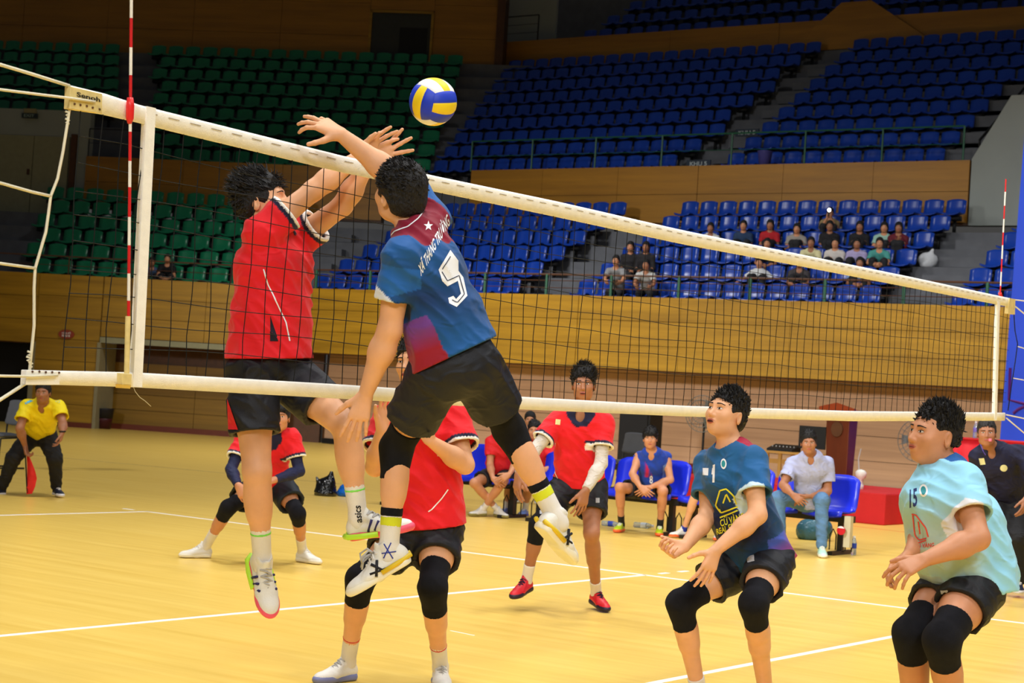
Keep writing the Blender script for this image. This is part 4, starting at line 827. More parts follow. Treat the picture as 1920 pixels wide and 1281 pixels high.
for e,(x,y) in (('a',(730,1002)),('b',(1032,955))):
    J_=J; n=J['an'+e]; s_=nz(n-J['kn'+e]); c0=n-s_*.165
    PP,PF=sculpt([cap(c0-s_*.03,n,.0455,.040,.01,[(c0,-s_),(c0+s_*.035,s_)])],.005); me,PP,PF=npmesh('sock_cuff',PP,PF,M_pad,ORG[A['root'].name]); link('sock_cuff',me,A['sk'+e])
    PP,PF=sculpt([cap(c0-s_*.03,n,.0446,.039,.01,[(c0+s_*.035,-s_),(c0+s_*.075,s_)])],.005); me,PP,PF=npmesh('sock_band',PP,PF,M_ygn,ORG[A['root'].name]); link('sock_band',me,A['sk'+e])
strip(A['sfa'],[(720,1020),(738,1050)],2.2,6.9,'emblem',M_dbl,A['ska']); strip(A['sfa'],[(733,1018),(718,1050)],2.2,6.9,'emblem',M_dbl,A['ska']); strip(A['sfa'],[(716,1038),(744,1034)],2,6.9,'emblem',M_dbl,A['ska'])
def shoestripes(o,lines,m,side=1,r=.006,size=.285):
    T=o[1]
    for ln in lines:
        MB().tube([T(x,side*y,z) for x,y,z in ln],r,5).build('stripe',m,o[0],smooth=True)
SP1=[[(.40,.150,.09),(.52,.125,.27)],[(.54,.160,.09),(.42,.130,.28)],[(.28,.135,.10),(.60,.150,.16)]]
for e in 'ab':
    o=(A['shoe'+e],A['T'+e]); shoestripes(o,SP1,mat('black_stripe',rgb(20,22,34),.6),-1 if e=='a' else 1); shoestripes(o,SP1,MATS['black_stripe'],1 if e=='a' else -1)
    T=o[1]; q=MB()
    for sd in (1,-1): q.tube([T(-.02,sd*.08,.10),T(.2,sd*.152,.10),T(.45,sd*.158,.10)],.010,6)
    q.build('heel_wedge',mat('yellow_foam',rgb(222,190,40),.5),o[0],smooth=True)
# ================= red blocker beyond the net
J={}; D=7.62
J['neck']=PX(512,428,D+.05); J['pel']=PX(505,672,D)
limbs(J,'a',PX(490,436,D-.10),(588,357),(672,293),.30,.25,-1,-1); limbs(J,'b',PX(548,456,D+.16),(640,384),(694,302),.28,.25,-1,-1)
J['ela']=PX(588,357,D-.05); J['wra']=PX(672,294,D-.03); J['elb']=PX(642,386,D+.08); J['wrb']=PX(694,302,D-.0)
leg(J,'a',PX(471,700,D-.07),(482,884),(492,1052),.415,.39,-1,1); leg(J,'b',PX(535,700,D+.08),(650,800),(672,972),.40,.39,-1,1)
J['front']=cv(.9,0,.38); J['head']=PX(492,379,D-.02); J['hf']=cv(.90,.16,.10); J['hu']=cv(-.16,.98,0); J['kf']=cv(.8,0,.5)
J['hda']=(cv(.8,.55,-.1),cv(.4,-.5,.7),cv(-.5,.8,0),dict(curl=(8,8,8,10),spread=1.4)); J['hdb']=(cv(.86,.40,-.1),cv(.2,-.1,.95),cv(-.4,.9,0),dict(curl=(6,8,8,6),spread=2.6,open_=62,tc=50,s=1.02))
J['fta']=cv(.30,-.80,.52); J['fua']=cv(.35,.50,.80); J['ftb']=cv(.95,.18,.22); J['fub']=cv(-.15,.97,.1)
B=person('person in a red shirt jumping to block beyond the net, spiky dark hair',J['pel']-V(0,0,.95),J,ch=.006,bulk=1.02,
 shirt=SHR(nc=1,nr=.62,ease=.024,hem=-.0,flare=.035,sleeve=.50,sw=.016,fold=.006,hemn=-nz(cv(0,1,0)),extra=[lim(PX(560,470,D+.12),PX(553,610,D+.08),cv(1,0,.3),(.06,.07),(.055,.07),.05)]),
 shorts=dict(top=.06,len=.62,ease=.012,flare=.004,fold=.009,m=M_blk),sock=(.15,M_sock),shoe=(M_shoew,mat('pink_lime_rubber',rgb(240,90,120),.45)),ss=.29,skin=M_sk1,gaze=.2,
 hair=dict(top=.008,side=.006,nape=-.07,line=.046,tufts=(1700,.046,(.5,.4,-.75,0,-.4),.0040,2)),lacem=M_lace)
js=B['jsf']; P_=B['shirt']
strip(js,[(494,505),(503,535),(520,570),(536,605),(543,640)],2.4,7.4,'piping',M_num,P_); polyd(js,[(507,592),(522,640),(506,640)],7.4,'side_vent',mat('navy_vent',rgb(22,22,38),.8),P_,L=6)
polyd(B['ssf'],[(427,748),(434,768),(447,806),(429,806)],7.4,'red_panel',mat('red_cloth',rgb(214,26,38),.7,wr=.5),B['shorts'],L=6,lift=.003)
for e in 'ab':
    o=(B['shoe'+e],B['T'+e]); shoestripes(o,[[(.36+.10*i,.145,.11),(.44+.10*i,.125,.27-.03*i)] for i in range(3)],mat('navy_stripe',rgb(40,36,92),.6),-1); shoestripes(o,[[(.36+.10*i,.145,.11),(.44+.10*i,.125,.27-.03*i)] for i in range(3)],MATS['navy_stripe'],1)
    T=o[1]; q=MB()
    for sd in (1,-1): q.tube([T(-.03,sd*.05,.08),T(.05,sd*.135,.07),T(.25,sd*.160,.06),T(.50,sd*.155,.05)],.013,6)
    q.build('lime_midsole',mat('lime_foam',rgb(190,240,60),.45),o[0],smooth=True)
    n=B['sk'+e]; kk='kn'+e; s_=nz(J['an'+e]-J['kn'+e]); c0=J['an'+e]-s_*.128
    PP,PF=sculpt([cap(c0-s_*.03,J['an'+e],.0447,.0395,.01,[(c0,-s_),(c0+s_*.010,s_)])],.004); me,PP,PF=npmesh('sock_band',PP,PF,mat('green_knit',rgb(130,220,90),.8),ORG[B['root'].name]); link('sock_band',me,n)
lettering(B['sfb'],'asics',(679,980),(-3,-32),(-12,0),7.4,'lettering',M_black,B['skb'],L=3)
# ================= red player in the middle, mostly behind the spiker
J={}; D=8.95
J['neck']=PX(782,748,D+.02); J['pel']=PX(798,978,D+.05)
limbs(J,'a',PX(728,786,D),(703,876),(716,806),.27,.22,-1,-1); limbs(J,'b',PX(850,782,D),(872,872),(806,826),.27,.25,-1,-1)
gleg(J,'a',PX(770,998,D+.10),(676,1086),atZ(652,1243,.088),.40,-1); gleg(J,'b',PX(825,998,D+.10),(811,1102),atZ(826,1252,.088),.40,-1)
J['front']=cv(-.1,0,1); J['head']=PX(778,684,D-.03); J['hf']=cv(-.45,.1,.9); J['hu']=cv(-.05,1,0); J['kf']=cv(-.1,0,1)
J['hda']=(cv(.15,1,-.1),cv(.5,0,.8),cv(-1,0,.2),dict(curl=(22,24,26,28))); J['hdb']=(cv(-.5,.8,0),cv(-.4,.2,.8),cv(.8,.4,.1),dict(curl=(22,24,26,28)))
J['fta']=cv(-.62,-.28,.75); J['fua']=V(0,0,1); J['ftb']=cv(.10,-.3,.95); J['fub']=V(0,0,1)
for e in 'ab': J['ft'+e]=J['ft'+e]*V(1,1,0)
Cc=person('person in a red shirt standing behind the leaping spiker, black knee pads',(*J['pel'][:2],0),J,bulk=1.06,s=1.0,shirt=SHR(ease=.026,hem=-.02,flare=.03,sleeve=.64,sw=.03),shorts=dict(top=.04,len=.52,ease=.02,flare=.006),
 kneea=(.13,.14),kneeb=(.15,.16),sock=(.22,M_sock),shoe=(M_shoew,M_solec),lacem=M_lace,skin=M_sk1,hair=dict(top=.022,side=.012,tufts=(500,.022,(.3,.2,.3,0,0),.004,3)))
strip(Cc['jsf'],[(840,918),(828,935),(810,955),(800,962)],2.2,8.8,'piping',M_num,Cc['shirt'])
for e in 'ab':
    s_=nz(J['an'+e]-J['kn'+e]); c0=J['an'+e]-s_*.16
    PP,PF=sculpt([cap(c0-s_*.03,J['an'+e],.0447,.0395,.01,[(c0,-s_),(c0+s_*.007,s_)])],.004); me,PP,PF=npmesh('sock_band',PP,PF,mat('red_knit',rgb(205,60,60),.8),ORG[Cc['root'].name]); link('sock_band',me,Cc['sk'+e])
# ================= crouching red player with navy arm sleeves, far left
J={}; D=14.45
J['neck']=PX(506,812,D-.12); J['pel']=PX(500,905,D+.12)
limbs(J,'a',PX(456,826,D-.1),(433,880),(447,911),.28,.24,-1,-1); limbs(J,'b',PX(547,820,D-.1),(561,884),(515,900),.28,.25,-1,-1)
gleg(J,'a',PX(485,915,D+.12),(428,952),atZ(385,1026,.088),.38,-1); gleg(J,'b',PX(527,912,D+.12),(558,963),atZ(567,1034,.088),.38,-1)
J['front']=cv(0,-.3,1); J['head']=PX(524,783,D-.2); J['hf']=cv(.05,.05,1); J['hu']=cv(.05,1,0); J['kf']=cv(-.1,0,1)
J['hda']=(cv(.4,-.7,.3),cv(.3,-.3,-.8),cv(.8,.4,0),{}); J['hdb']=(cv(-.9,0,.2),cv(0,-.9,-.3),cv(0,.5,.8),{})
J['fta']=cv(-.85,0,.5)*V(1,1,0); J['fua']=V(0,0,1); J['ftb']=cv(.75,0,.6)*V(1,1,0); J['fub']=V(0,0,1)
Dd=person('person crouching in a red shirt with navy arm sleeves, near the far court corner',(*J['pel'][:2],0),J,h=.011,fh=.006,hh=.006,bulk=.96,s=.96,shirt=SHR(ease=.024,hem=.02,flare=.02,sleeve=.62,sw=.022),shorts=dict(top=.06,len=.62,ease=.03,m=mat('dark_teal_cloth',rgb(18,30,42),.7)),
 kneea=(.12,.13),kneeb=(.12,.13),sock=(.20,M_sock),shoe=(M_shoew,M_solew),skin=M_sk2,slva=M_navy,slvb=M_navy,hair=dict(top=.020,side=.010,fringe=.006,tufts=(500,.022,(.3,.1,.5,0,.4),.005,4)))
# ================= red player with pale arm sleeves
J={}; D=12.5
J['neck']=PX(1089,768,D-.06); J['pel']=PX(1086,900,D+.08)
limbs(J,'a',PX(1043,792,D-.05),(1000,848),(972,890),.29,.25,-1,-1); limbs(J,'b',PX(1132,795,D-.05),(1127,870),(1098,920),.29,.25,-1,-1)
gleg(J,'a',PX(1062,912,D+.08),(1010,982),PX(987,1088,D),.38,-1); gleg(J,'b',PX(1110,912,D+.08),(1109,1000),atZ(1118,1112,.115),.38,-1)
J['front']=cv(-.1,-.15,1); J['head']=PX(1094,722,D-.12); J['hf']=cv(-.08,.02,1); J['hu']=cv(.02,1,0); J['kf']=cv(-.1,0,1)
J['hda']=(cv(-.1,-.95,.2),cv(.7,0,-.5),cv(.5,0,.8),dict(curl=(14,16,18,20))); J['hdb']=(cv(-.25,-.95,.1),cv(-.4,.2,-.8),cv(-.9,.1,.1),dict(curl=(12,14,16,20),spread=1.4))
J['fta']=cv(-.45,0,.85)*V(1,1,0)+V(0,0,-.18); J['fua']=V(0,0,1); J['ftb']=cv(.35,0,.9)*V(1,1,0)+V(0,0,-.12); J['fub']=V(0,0,1)
Ee=person('person in a red shirt with pale grey arm sleeves and red shoes, facing the net',(*J['pel'][:2],0),J,h=.010,fh=.005,hh=.005,bulk=.98,s=.96,mouth=.006,brow=.004,shirt=SHR(ease=.026,hem=-.02,flare=.025,sleeve=.60,sw=.02,vneck=1),shorts=dict(top=.04,len=.60,ease=.024,flare=.006),
 kneea=(.10,.15),sock=(.13,M_sock),shoe=(mat('red_shoe',rgb(214,30,44),.45),mat('dark_rubber',rgb(40,30,50),.5)),lacem=mat('navy_lace',rgb(26,22,50),.8),skin=M_sk3,slva=M_wslv,slvb=M_wslv,hair=dict(top=.024,side=.010,line=.066,tufts=(1000,.034,(.35,.4,.3,.2,.4),.004,5)))
polyd(Ee['jsf'],[(1042,786),(1051,787),(1050,797),(1041,796)],12.2,'chest_patch',mat('pale_patch',rgb(220,214,150),.6),Ee['shirt'],L=4)
strip(Ee['jsf'],[(1036,860),(1040,885),(1047,900)],1.3,12.2,'piping',M_num,Ee['shirt']); polyd(Ee['ssf'],[(1117,934),(1124,934),(1124,943),(1117,943)],12.3,'logo',mat('grey_print',rgb(170,172,176),.6),Ee['shorts'],L=4)
polyd(Ee['kfa'],[(1012,957),(1019,957),(1019,964),(1012,964)],12.2,'logo',MATS['grey_print'],Ee['kpa'],L=4)
# ================= blue number 4 in the foreground
J={}; D=8.75
J['neck']=PX(1370,842,D-.04); J['pel']=PX(1424,1036,D+.02)
limbs(J,'a',PX(1330,872,D+.12),(1327,968),(1285,1024),.275,.25,-1,-1); limbs(J,'b',PX(1410,866,D-.15),(1421,966),(1342,1032),.28,.265,-1,-1)
gleg(J,'a',PX(1395,1052,D+.08),(1276,1132),atZ(1310,1297,.088),.42,-1); gleg(J,'b',PX(1446,1056,D-.07),(1413,1132),atZ(1437,1308,.088),.36,-1)
J['front']=cv(-.75,-.12,.6); J['head']=PX(1362,779,D-.03); J['hf']=cv(-.70,.34,.62); J['hu']=cv(.30,.93,-.2); J['kf']=cv(-.6,0,.8)
J['hda']=(cv(-.85,-.30,.35),cv(.05,.72,.68),cv(-.4,.6,-.7),dict(curl=(48,52,56,60),open_=30,tc=60)); J['hdb']=(cv(-.38,-.88,.2),cv(-.35,.1,-.9),cv(-.95,.3,.0),dict(curl=(12,12,14,14),spread=1.3,open_=62))
J['fta']=cv(-.6,0,.8)*V(1,1,0); J['fua']=V(0,0,1); J['ftb']=cv(-.4,0,.9)*V(1,1,0); J['fub']=V(0,0,1)
def colF(Q,g):
    a,lt,f=gcoord(Q,g); J=g['J']; n_=np.sin(Q[:,2]*17+Q[:,0]*11+2*np.sin(Q[:,1]*13))*.5+.5
    c=mixc(rgb(24,88,140),rgb(14,24,62),np.clip(1.3-np.abs(a-.34)*2.6,0,1)*np.clip(.55+f*4,0,1)); 
    m=(a<.18)&(f<.09); c[m]=mixc(rgb(160,24,70),rgb(60,80,170),(a[m]+.02)*5+.3*n_[m])
    for e in 'ab':
        t,d=sleevet(Q,J,e); m=(t>.08)&(d<.1)&(a>.55); c[m]=rgb(26,92,150)
        w=(Q-J['sh'+e])@CR; 
        if e=='b': mm=(t>.56-(w-.03)*1.7)&(t<.75)&(d<.12)&(w<.035)&(a>.35)&((t>.44)); mm=(t>.50+np.abs(w+.02)*1.2)&(t<.8)&(d<.12)&(a>.3)&(w<.04); c[mm]=rgb(196,222,236)
    r=Q-g['neck']; dn=-(r@g['up']); al=r@g['sh']; m=(dn<.045)&(np.abs(al)>.05)&(np.abs(al)<.15)&((r@g['fr'])<.02); c[m]=rgb(160,20,56)
    return c
J['bend']=.035*nz(J['front'])
Ff=person('person in a blue shirt with a yellow printed emblem, crouching and looking up',(*J['pel'][:2],0),J,ch=.006,bulk=1.0,mouth=.006,brow=.004,gaze=-.3,jaw=1.02,shirt=dict(col=colF,ease=.020,hem=-.05,flare=.03,sleeve=.60,sw=.022,fold=.006,vneck=0),shorts=dict(top=.03,len=.54,ease=.018,flare=.004,fold=.008),
 kneea=(.13,.13),kneeb=(.12,.14),sock=(.085,M_sock),shoe=(M_shoew,M_solew),skin=M_sk1,hair=dict(top=.012,side=.004,line=.062,earz=.006,tufts=(1700,.022,(.35,.45,.35,0,0),.0040,6)))
js=Ff['jsf']; P_=Ff['shirt']; M_yp=mat('yellow_print',rgb(226,224,50),.6); D=8.6
for ln in ([(1350,920),(1342,948),(1352,962),(1384,950)],[(1350,920),(1362,917),(1376,930),(1382,948)],[(1352,962),(1348,952)],[(1356,944),(1362,926),(1370,942)],[(1350,971),(1384,957)]): strip(js,ln,2.8,D,'emblem',M_yp,P_)
skewtext(js,'CỬ VÀNG',(1352,988),(44,-14),(-3,-17),D,M_yp,P_); skewtext(js,'REAL ESTATE',(1345,1003),(52,-18),(-2,-11),D,M_yp,P_)
polyd(js,[(1337,872),(1341,871),(1340,905),(1336,905)],D,'number',M_num,P_,L=4); strip(js,[(1336,890),(1338,875)],3,D,'number',M_num,P_); polyd(js,[(1318,878),(1329,878),(1328,892),(1318,891)],D,'chest_patch',M_num,P_,L=4)
polyd(js,[(1357+5.5*math.cos(t),870+10*math.sin(t)) for t in np.linspace(0,6.28,15)[:-1]],D,'crest',M_num,P_,L=4); polyd(js,[(1357+3.6*math.cos(t),870+6.5*math.sin(t)) for t in np.linspace(0,6.28,15)[:-1]],D,'crest_centre',mat('teal_print',rgb(40,140,150),.6),P_,L=4,lift=.003)
polyd(Ff['ssf'],[(1401,1044),(1414,1041),(1415,1053),(1402,1056)],8.5,'logo',MATS['grey_print'],Ff['shorts'],L=4,lift=.003)
# ================= light blue number 15 at the right
J={}; D=7.55
J['neck']=PX(1768,876,D-.02); J['pel']=PX(1812,1080,D+.02)
limbs(J,'a',PX(1758,905,D+.18),(1738,990),(1706,1040),.25,.20,-1,-1); limbs(J,'b',PX(1806,902,D-.14),(1834,1010),(1733,1050),.28,.265,-1,-1)
gleg(J,'a',PX(1790,1092,D+.10),(1708,1188),atZ(1722,1395,.12),.40,-1); gleg(J,'b',PX(1832,1096,D-.06),(1766,1200),atZ(1795,1405,.12),.40,-1)
J['front']=cv(-.86,-.1,.45); J['head']=PX(1753,818,D-.02); J['hf']=cv(-.90,.17,.36); J['hu']=cv(.16,.98,0); J['kf']=cv(-.7,0,.7); J['bend']=.055*nz(cv(-.86,-.1,.45))
J['hda']=(cv(-.75,-.45,.2),cv(.1,-.8,.5),cv(0,.5,.8),dict(curl=(25,28,30,32))); J['hdb']=(cv(-.86,-.34,.2),cv(.0,-.75,-.55),cv(-.3,.5,-.8),dict(curl=(22,26,28,24),spread=1.6,open_=50))
J['fta']=cv(-.6,0,.8)*V(1,1,0); J['fua']=V(0,0,1); J['ftb']=cv(-.4,0,.9)*V(1,1,0); J['fub']=V(0,0,1)
def colG(Q,g):
    a,lt,f=gcoord(Q,g); J=g['J']; n_=np.sin(Q[:,2]*15+Q[:,0]*11+2*np.sin(Q[:,1]*13))*.5+.5
    c=mixc(rgb(150,212,240),rgb(176,196,186),np.clip(1.2-np.abs(a-.38)*2.4,0,1)*np.clip((f-.02)*12,0,1)); m=(a<.13)&(f>-.02)&(lt<.13); c[m]=mixc(rgb(52,92,150),rgb(170,190,190),a[m]*7+.3*n_[m])
    for e in 'ab':
        t,d=sleevet(Q,J,e); w=(Q-J['sh'+e])@CR
        if e=='b': m=(t>.50+np.abs(w+.03)*1.3)&(t<.8)&(d<.13)&(a>.3)&(w<.04); c[m]=rgb(226,228,236)
    r=Q-g['neck']; dn=-(r@g['up']); al=r@g['sh']; ff=r@g['fr']; m=(dn<.075)&(al>.035)&(al<.13)&(ff<.045)&(ff>-.09); c[m]=rgb(26,92,164)
    return c
Gg=person('person in a light blue shirt numbered 15 crouching at the right edge',(*J['pel'][:2],0),J,ch=.006,bulk=1.08,s=1.03,hs=1.02,jaw=1.12,neckw=1.08,brow=.002,gaze=-.4,shirt=dict(col=colG,ease=.022,hem=-.06,flare=.02,sleeve=.60,sw=.02,fold=.007,extra=[lim(PX(1808,985,D+.02),PX(1824,1085,D+.02),cv(.45,0,.86),(.175,.160),(.195,.185),.05,[(PX(1824,1085,D),nz(cv(-.2,-1,0)))])]),shorts=dict(top=.03,len=.50,ease=.016,flare=.002,fold=.008),
 kneea=(.13,.12),kneeb=(.13,.13),sock=(.15,M_sock),shoe=(M_shoew,M_solew),skin=M_sk2,hair=dict(top=.010,side=.001,line=.062,nape=-.02,earz=.016,tufts=(1700,.026,(.35,.6,.3,0,0),.0040,7)))
js=Gg['jsf']; P_=Gg['shirt']; M_rp=mat('red_print',rgb(222,70,60),.6); M_n2=mat('navy_print',rgb(30,50,110),.6); D=7.4
lettering(js,'15',(1706,953),(14,-4),(0,-34),D,'number',M_n2,P_,L=4)
for ln in ([(1710,964),(1718,966),(1736,990),(1741,1008)],[(1712,966),(1716,1004),(1724,1013),(1741,1008)],[(1722,978),(1726,1005)],[(1722,1018),(1741,1012)]): strip(js,ln,2.4,D,'emblem',M_rp,P_)
skewtext(js,'CỬ VÀNG',(1716,1028),(36,-2),(0,-11),D,M_rp,P_)
polyd(js,[(1732+8*math.cos(t),920+12*math.sin(t)) for t in np.linspace(0,6.28,15)[:-1]],D,'crest',M_num,P_,L=4); polyd(js,[(1732+5*math.cos(t),920+8*math.sin(t)) for t in np.linspace(0,6.28,15)[:-1]],D,'crest_centre',MATS['teal_print'],P_,L=4,lift=.003)
polyd(Gg['ssf'],[(1764,1108),(1777,1106),(1778,1112),(1765,1114)],7.4,'logo',MATS['grey_print'],Gg['shorts'],L=4,lift=.003)

T=A['Ta']; q=MB()
for sd in (1,-1):
    q.tube([T(.42,0,.36),T(.46,sd*.10,.44),T(.58,sd*.17,.42),T(.62,sd*.10,.34),T(.44,0,.36)],.004,6); q.tube([T(.42,0,.36),T(.56,sd*.06,.38),T(.66,sd*.09,.26)],.004,6)
q.build('lace_bow',M_lace,A['shoea'],smooth=True)
# ================= line judge, referee, bench
M_yshirt=mat('yellow_shirt',rgb(246,222,16),.7,wr=.5); M_jean=mat('blue_denim',rgb(84,122,162),.8,wr=.8,var=.15,vs=10); M_trs=mat('black_trousers',rgb(24,24,27),.8,wr=.8)
M_shb=mat('dark_sport_shoe',rgb(26,34,52),.5); M_sole2=mat('pale_sole',rgb(220,220,224),.5)
Jm={}; J=Jm; D=20.2
J['neck']=PX(80,756,D-.42); J['pel']=PX(72,812,D)
limbs(J,'a',PX(50,762,D-.38),(37,804),(47,836),.28,.24,-1,1); limbs(J,'b',PX(110,762,D-.38),(118,796),(117,811),.25,.20,-1,-1)
leg(J,'a',PX(58,818,D),(26,858),(3,915),.40,.40,-1,1); leg(J,'b',PX(88,818,D),(103,860),(106,915),.38,.38,-1,1)
J['front']=cv(0,-.7,.8); J['head']=PX(81,737,D-.52); J['hf']=cv(0,0,1); J['hu']=cv(0,1,0); J['kf']=cv(0,0,1)
J['hda']=(cv(.2,-.95,0),cv(.9,0,.2),cv(0,0,1),dict(curl=(50,50,50,50))); J['hdb']=(cv(-.2,-.95,.1),cv(-.8,0,.1),cv(0,0,1),{})
J['fta']=cv(-.6,0,.8)*V(1,1,0); J['fua']=V(0,0,1); J['ftb']=cv(.5,0,.8)*V(1,1,0); J['fub']=V(0,0,1)
JU=person('person in a yellow shirt bending forward with a red flag, line judge',(*J['pel'][:2],0),J,h=.012,fh=.007,hh=.007,bulk=1.1,s=.96,shirt=dict(m=M_yshirt,ease=.018,hem=.02,flare=.0,sleeve=.62,sw=.03,vneck=1),shorts=dict(len=1.2,ease=.02,m=M_trs,top=.04),sock=(.1,M_navy),shoe=(M_shb,M_sole2),skin=M_sk3,hair=dict(top=.01,side=.006,tufts=(300,.018,(.4,.3,.3,0,0),.006,12)))
M_cy=mat('cyan_trim',rgb(90,190,230),.6)
for q in ([(47,757),(62,750)],[(97,748),(112,754)]): strip(JU['jsf'],q,4,D-.5,'shoulder_trim',M_cy,JU['shirt'])
MB().tube([J['wrb']+CR*.03*math.cos(a)-CFW*.03*math.sin(a)+CU*.01 for a in np.linspace(0,6.28,13)],.009,5).build('watch',M_black,JU['body'])
w=J['wra']; fg=thing('line_flag','red line flag held pointing at the floor','flag',w-CU*.5)
mb=MB(); mb.tube([w-CU*.02,PX(51,925,D-.35)],.008,6); mb.build('stick',M_black,fg)
fv=[];ff=[]
L_=[(53,852,50,856),(60,868,51,872),(66,884,51,888),(69,897,51,902),(66,912,50,914),(60,926,50,927)]
for i,(a,b,c,d) in enumerate(L_):
    for j in range(4): t=j/3; fv.append(PX(a*t+c*(1-t),b*t+d*(1-t),D-.34+.03*math.sin(t*5+i)))
for lay in (0,1):
    if lay: fv+=[p+CFW*.004 for p in fv[:24]]
for i in range(5):
    for j in range(3): q=i*4+j; ff+=[(q,q+1,q+5,q+4),(24+q,24+q+4,24+q+5,24+q+1)]
MB().add(fv,ff).build('flag_cloth',mat('flag_red',rgb(236,40,36),.6),fg,smooth=True)
# referee at the right
J={}; D=15.9
J['neck']=PX(1857,838,D-.25); J['pel']=PX(1890,935,D)
limbs(J,'a',PX(1833,858,D-.2),(1836,910),(1852,945),.28,.25,1,-1); limbs(J,'b',PX(1912,850,D-.3),(1945,895),(1925,935),.28,.25,-1,-1)
leg(J,'a',PX(1872,948,D),(1862,1012),(1852,1088),.42,.40,-1,1); leg(J,'b',PX(1908,948,D),(1905,1010),(1910,1092),.42,.40,-1,1)
J['front']=cv(-.25,-.3,1); J['head']=PX(1850,813,D-.36); J['hf']=cv(-.25,.05,1); J['hu']=cv(0,1,0); J['kf']=cv(-.2,0,1)
J['hda']=(cv(0,-.9,.3),cv(.5,0,-.8),cv(.8,0,.3),{}); J['hdb']=(cv(-.3,-.9,.3),cv(-.5,0,-.8),cv(-.8,0,.3),{})
J['fta']=cv(-.4,0,.9)*V(1,1,0); J['fua']=V(0,0,1); J['ftb']=cv(-.25,0,.9)*V(1,1,0); J['fub']=V(0,0,1)
M_nv=mat('navy_polo',rgb(16,18,50),.75,wr=.6)
RF=person('person in a dark navy polo and black trousers leaning forward, with a whistle',(*J['pel'][:2],0),J,h=.011,fh=.006,hh=.006,bulk=1.1,s=.98,shirt=dict(m=M_nv,ease=.02,hem=.03,flare=0,sleeve=.72,sw=.02,vneck=1),shorts=dict(len=1.2,ease=.022,m=M_trs,top=.06),shoe=(M_shb,M_sole2),skin=M_sk3,hair=dict(top=.010,side=.004,line=.062,tufts=(600,.008,(.5,.3,.2,0,0),.005,13)),hairm=mat('cropped_hair',rgb(40,36,36),.7))
polyd(RF['jsf'],[(1835,860),(1845,859),(1848,871),(1838,872)],D-.5,'chest_patch',MATS['pale_patch'],RF['shirt'],L=4); polyd(RF['jsf'],[(1882+7*math.cos(t),878+6.5*math.sin(t)) for t in np.linspace(0,6.28,13)[:-1]],D-.5,'crest',MATS['pale_patch'],RF['shirt'],L=4)
strip(RF['jsf'],[(1838,832),(1843,845),(1849,855)],1.5,D-.5,'lanyard',mat('purple_cord',rgb(90,70,170),.6),RF['shirt']); wp=J['head']-CU*.05-CFW*.12
MB().box(wp-.012,wp+.012).build('whistle',mat('pink_whistle',rgb(240,120,140),.4),RF['body'],bevel=.003)
def sit(label,D,j,arms,kn,an,hand=None,**k):
    J={}; J['neck']=PX(*j['neck'],D+j.get('dn',-.12)); J['pel']=PX(*j['pel'],D+j.get('dp',.12)); sa,sb=j['sh']; ds=j.get('ds',-.08)
    for e,(sh,el,wr),kk,aa in zip('ab',arms,kn,an):
        limbs(J,e,PX(*sh,D+ds),el,wr,.28,.25,-1,-1)
        hpx=J['pel']+(CR if e=='b' else -CR)*.095; J['hp'+e]=hpx; J['kn'+e]=joint(hpx,*kk,.43,-1,0); J['an'+e]=joint(J['kn'+e],*aa,.41,j.get('sa',1),0)
        J['an'+e][2]=.088
    J['front']=cv(*j.get('fr',(-.15,-.2,1))); J['head']=PX(*j['head'],D+j.get('dh',-.2)); J['hf']=cv(*j.get('hf',(-.1,0,1))); J['hu']=cv(0,1,0); J['kf']=nz(J['front']*V(1,1,0))
    h=hand or ((cv(.6,-.5,.3),cv(.3,-.3,-.8),cv(.3,.8,.3),{}),(cv(-.7,-.4,.3),cv(-.3,-.3,-.8),cv(-.3,.8,.3),{})); J['hda'],J['hdb']=h
    for e,f in zip('ab',j.get('ft',((-.35,0,.9),(-.1,0,.9)))): J['ft'+e]=cv(*f)*V(1,1,0); J['fu'+e]=V(0,0,1)
    return person(label,(*J['pel'][:2],0),J,h=.012,fh=.007,hh=.007,**k),J
M_gn=mat('lime_shoe',rgb(190,214,30),.5); M_or=mat('orange_sole',rgb(255,110,60),.5)
def colJ(Q,g):
    a,lt,f=gcoord(Q,g); c=np.tile(np.array(rgb(30,66,170)),(len(Q),1)); m=(lt<-.03)&(a>.5)&(lt+(a-.5)*.3<-.0)&(lt>-.12); c[m]=mixc(rgb(200,30,80),rgb(40,60,180),(np.sin(lt[m]*90)*.5+.5)); m=(lt>.09)&(a>.3)&(a<.75); c[m]=rgb(110,140,210); return c
BJ,_=sit('person in a sleeveless blue shirt numbered 8 sitting on the blue bench',20.2,dict(neck=(1222,846),pel=(1224,920),head=(1219,823),sh=(0,0),dn=-.22,dh=-.28),(((1198,857),(1186,889),(1200,913)),((1249,857),(1257,900),(1218,914))),((1162,914),(1243,921)),((1166,968),(1238,977)),
 s=.93,shirt=dict(col=colJ,ease=.014,hem=.0,sleeve=0,flare=0,vneck=1),shorts=dict(len=.7,ease=.02),sock=(.13,M_blk),shoe=(M_gn,M_or),skin=M_sk2,hair=dict(top=.022,side=.014,fringe=.004,line=.040,tufts=(700,.024,(.25,-.1,.5,.2,.4),.006,8)))
lettering(BJ['jsf'],'8',(1218,907),(6,0),(0,-15),19.8,'number',M_num,BJ['shirt'],L=4)
M_gpolo=mat('lilac_grey_polo',rgb(166,172,208),.75,wr=.7)
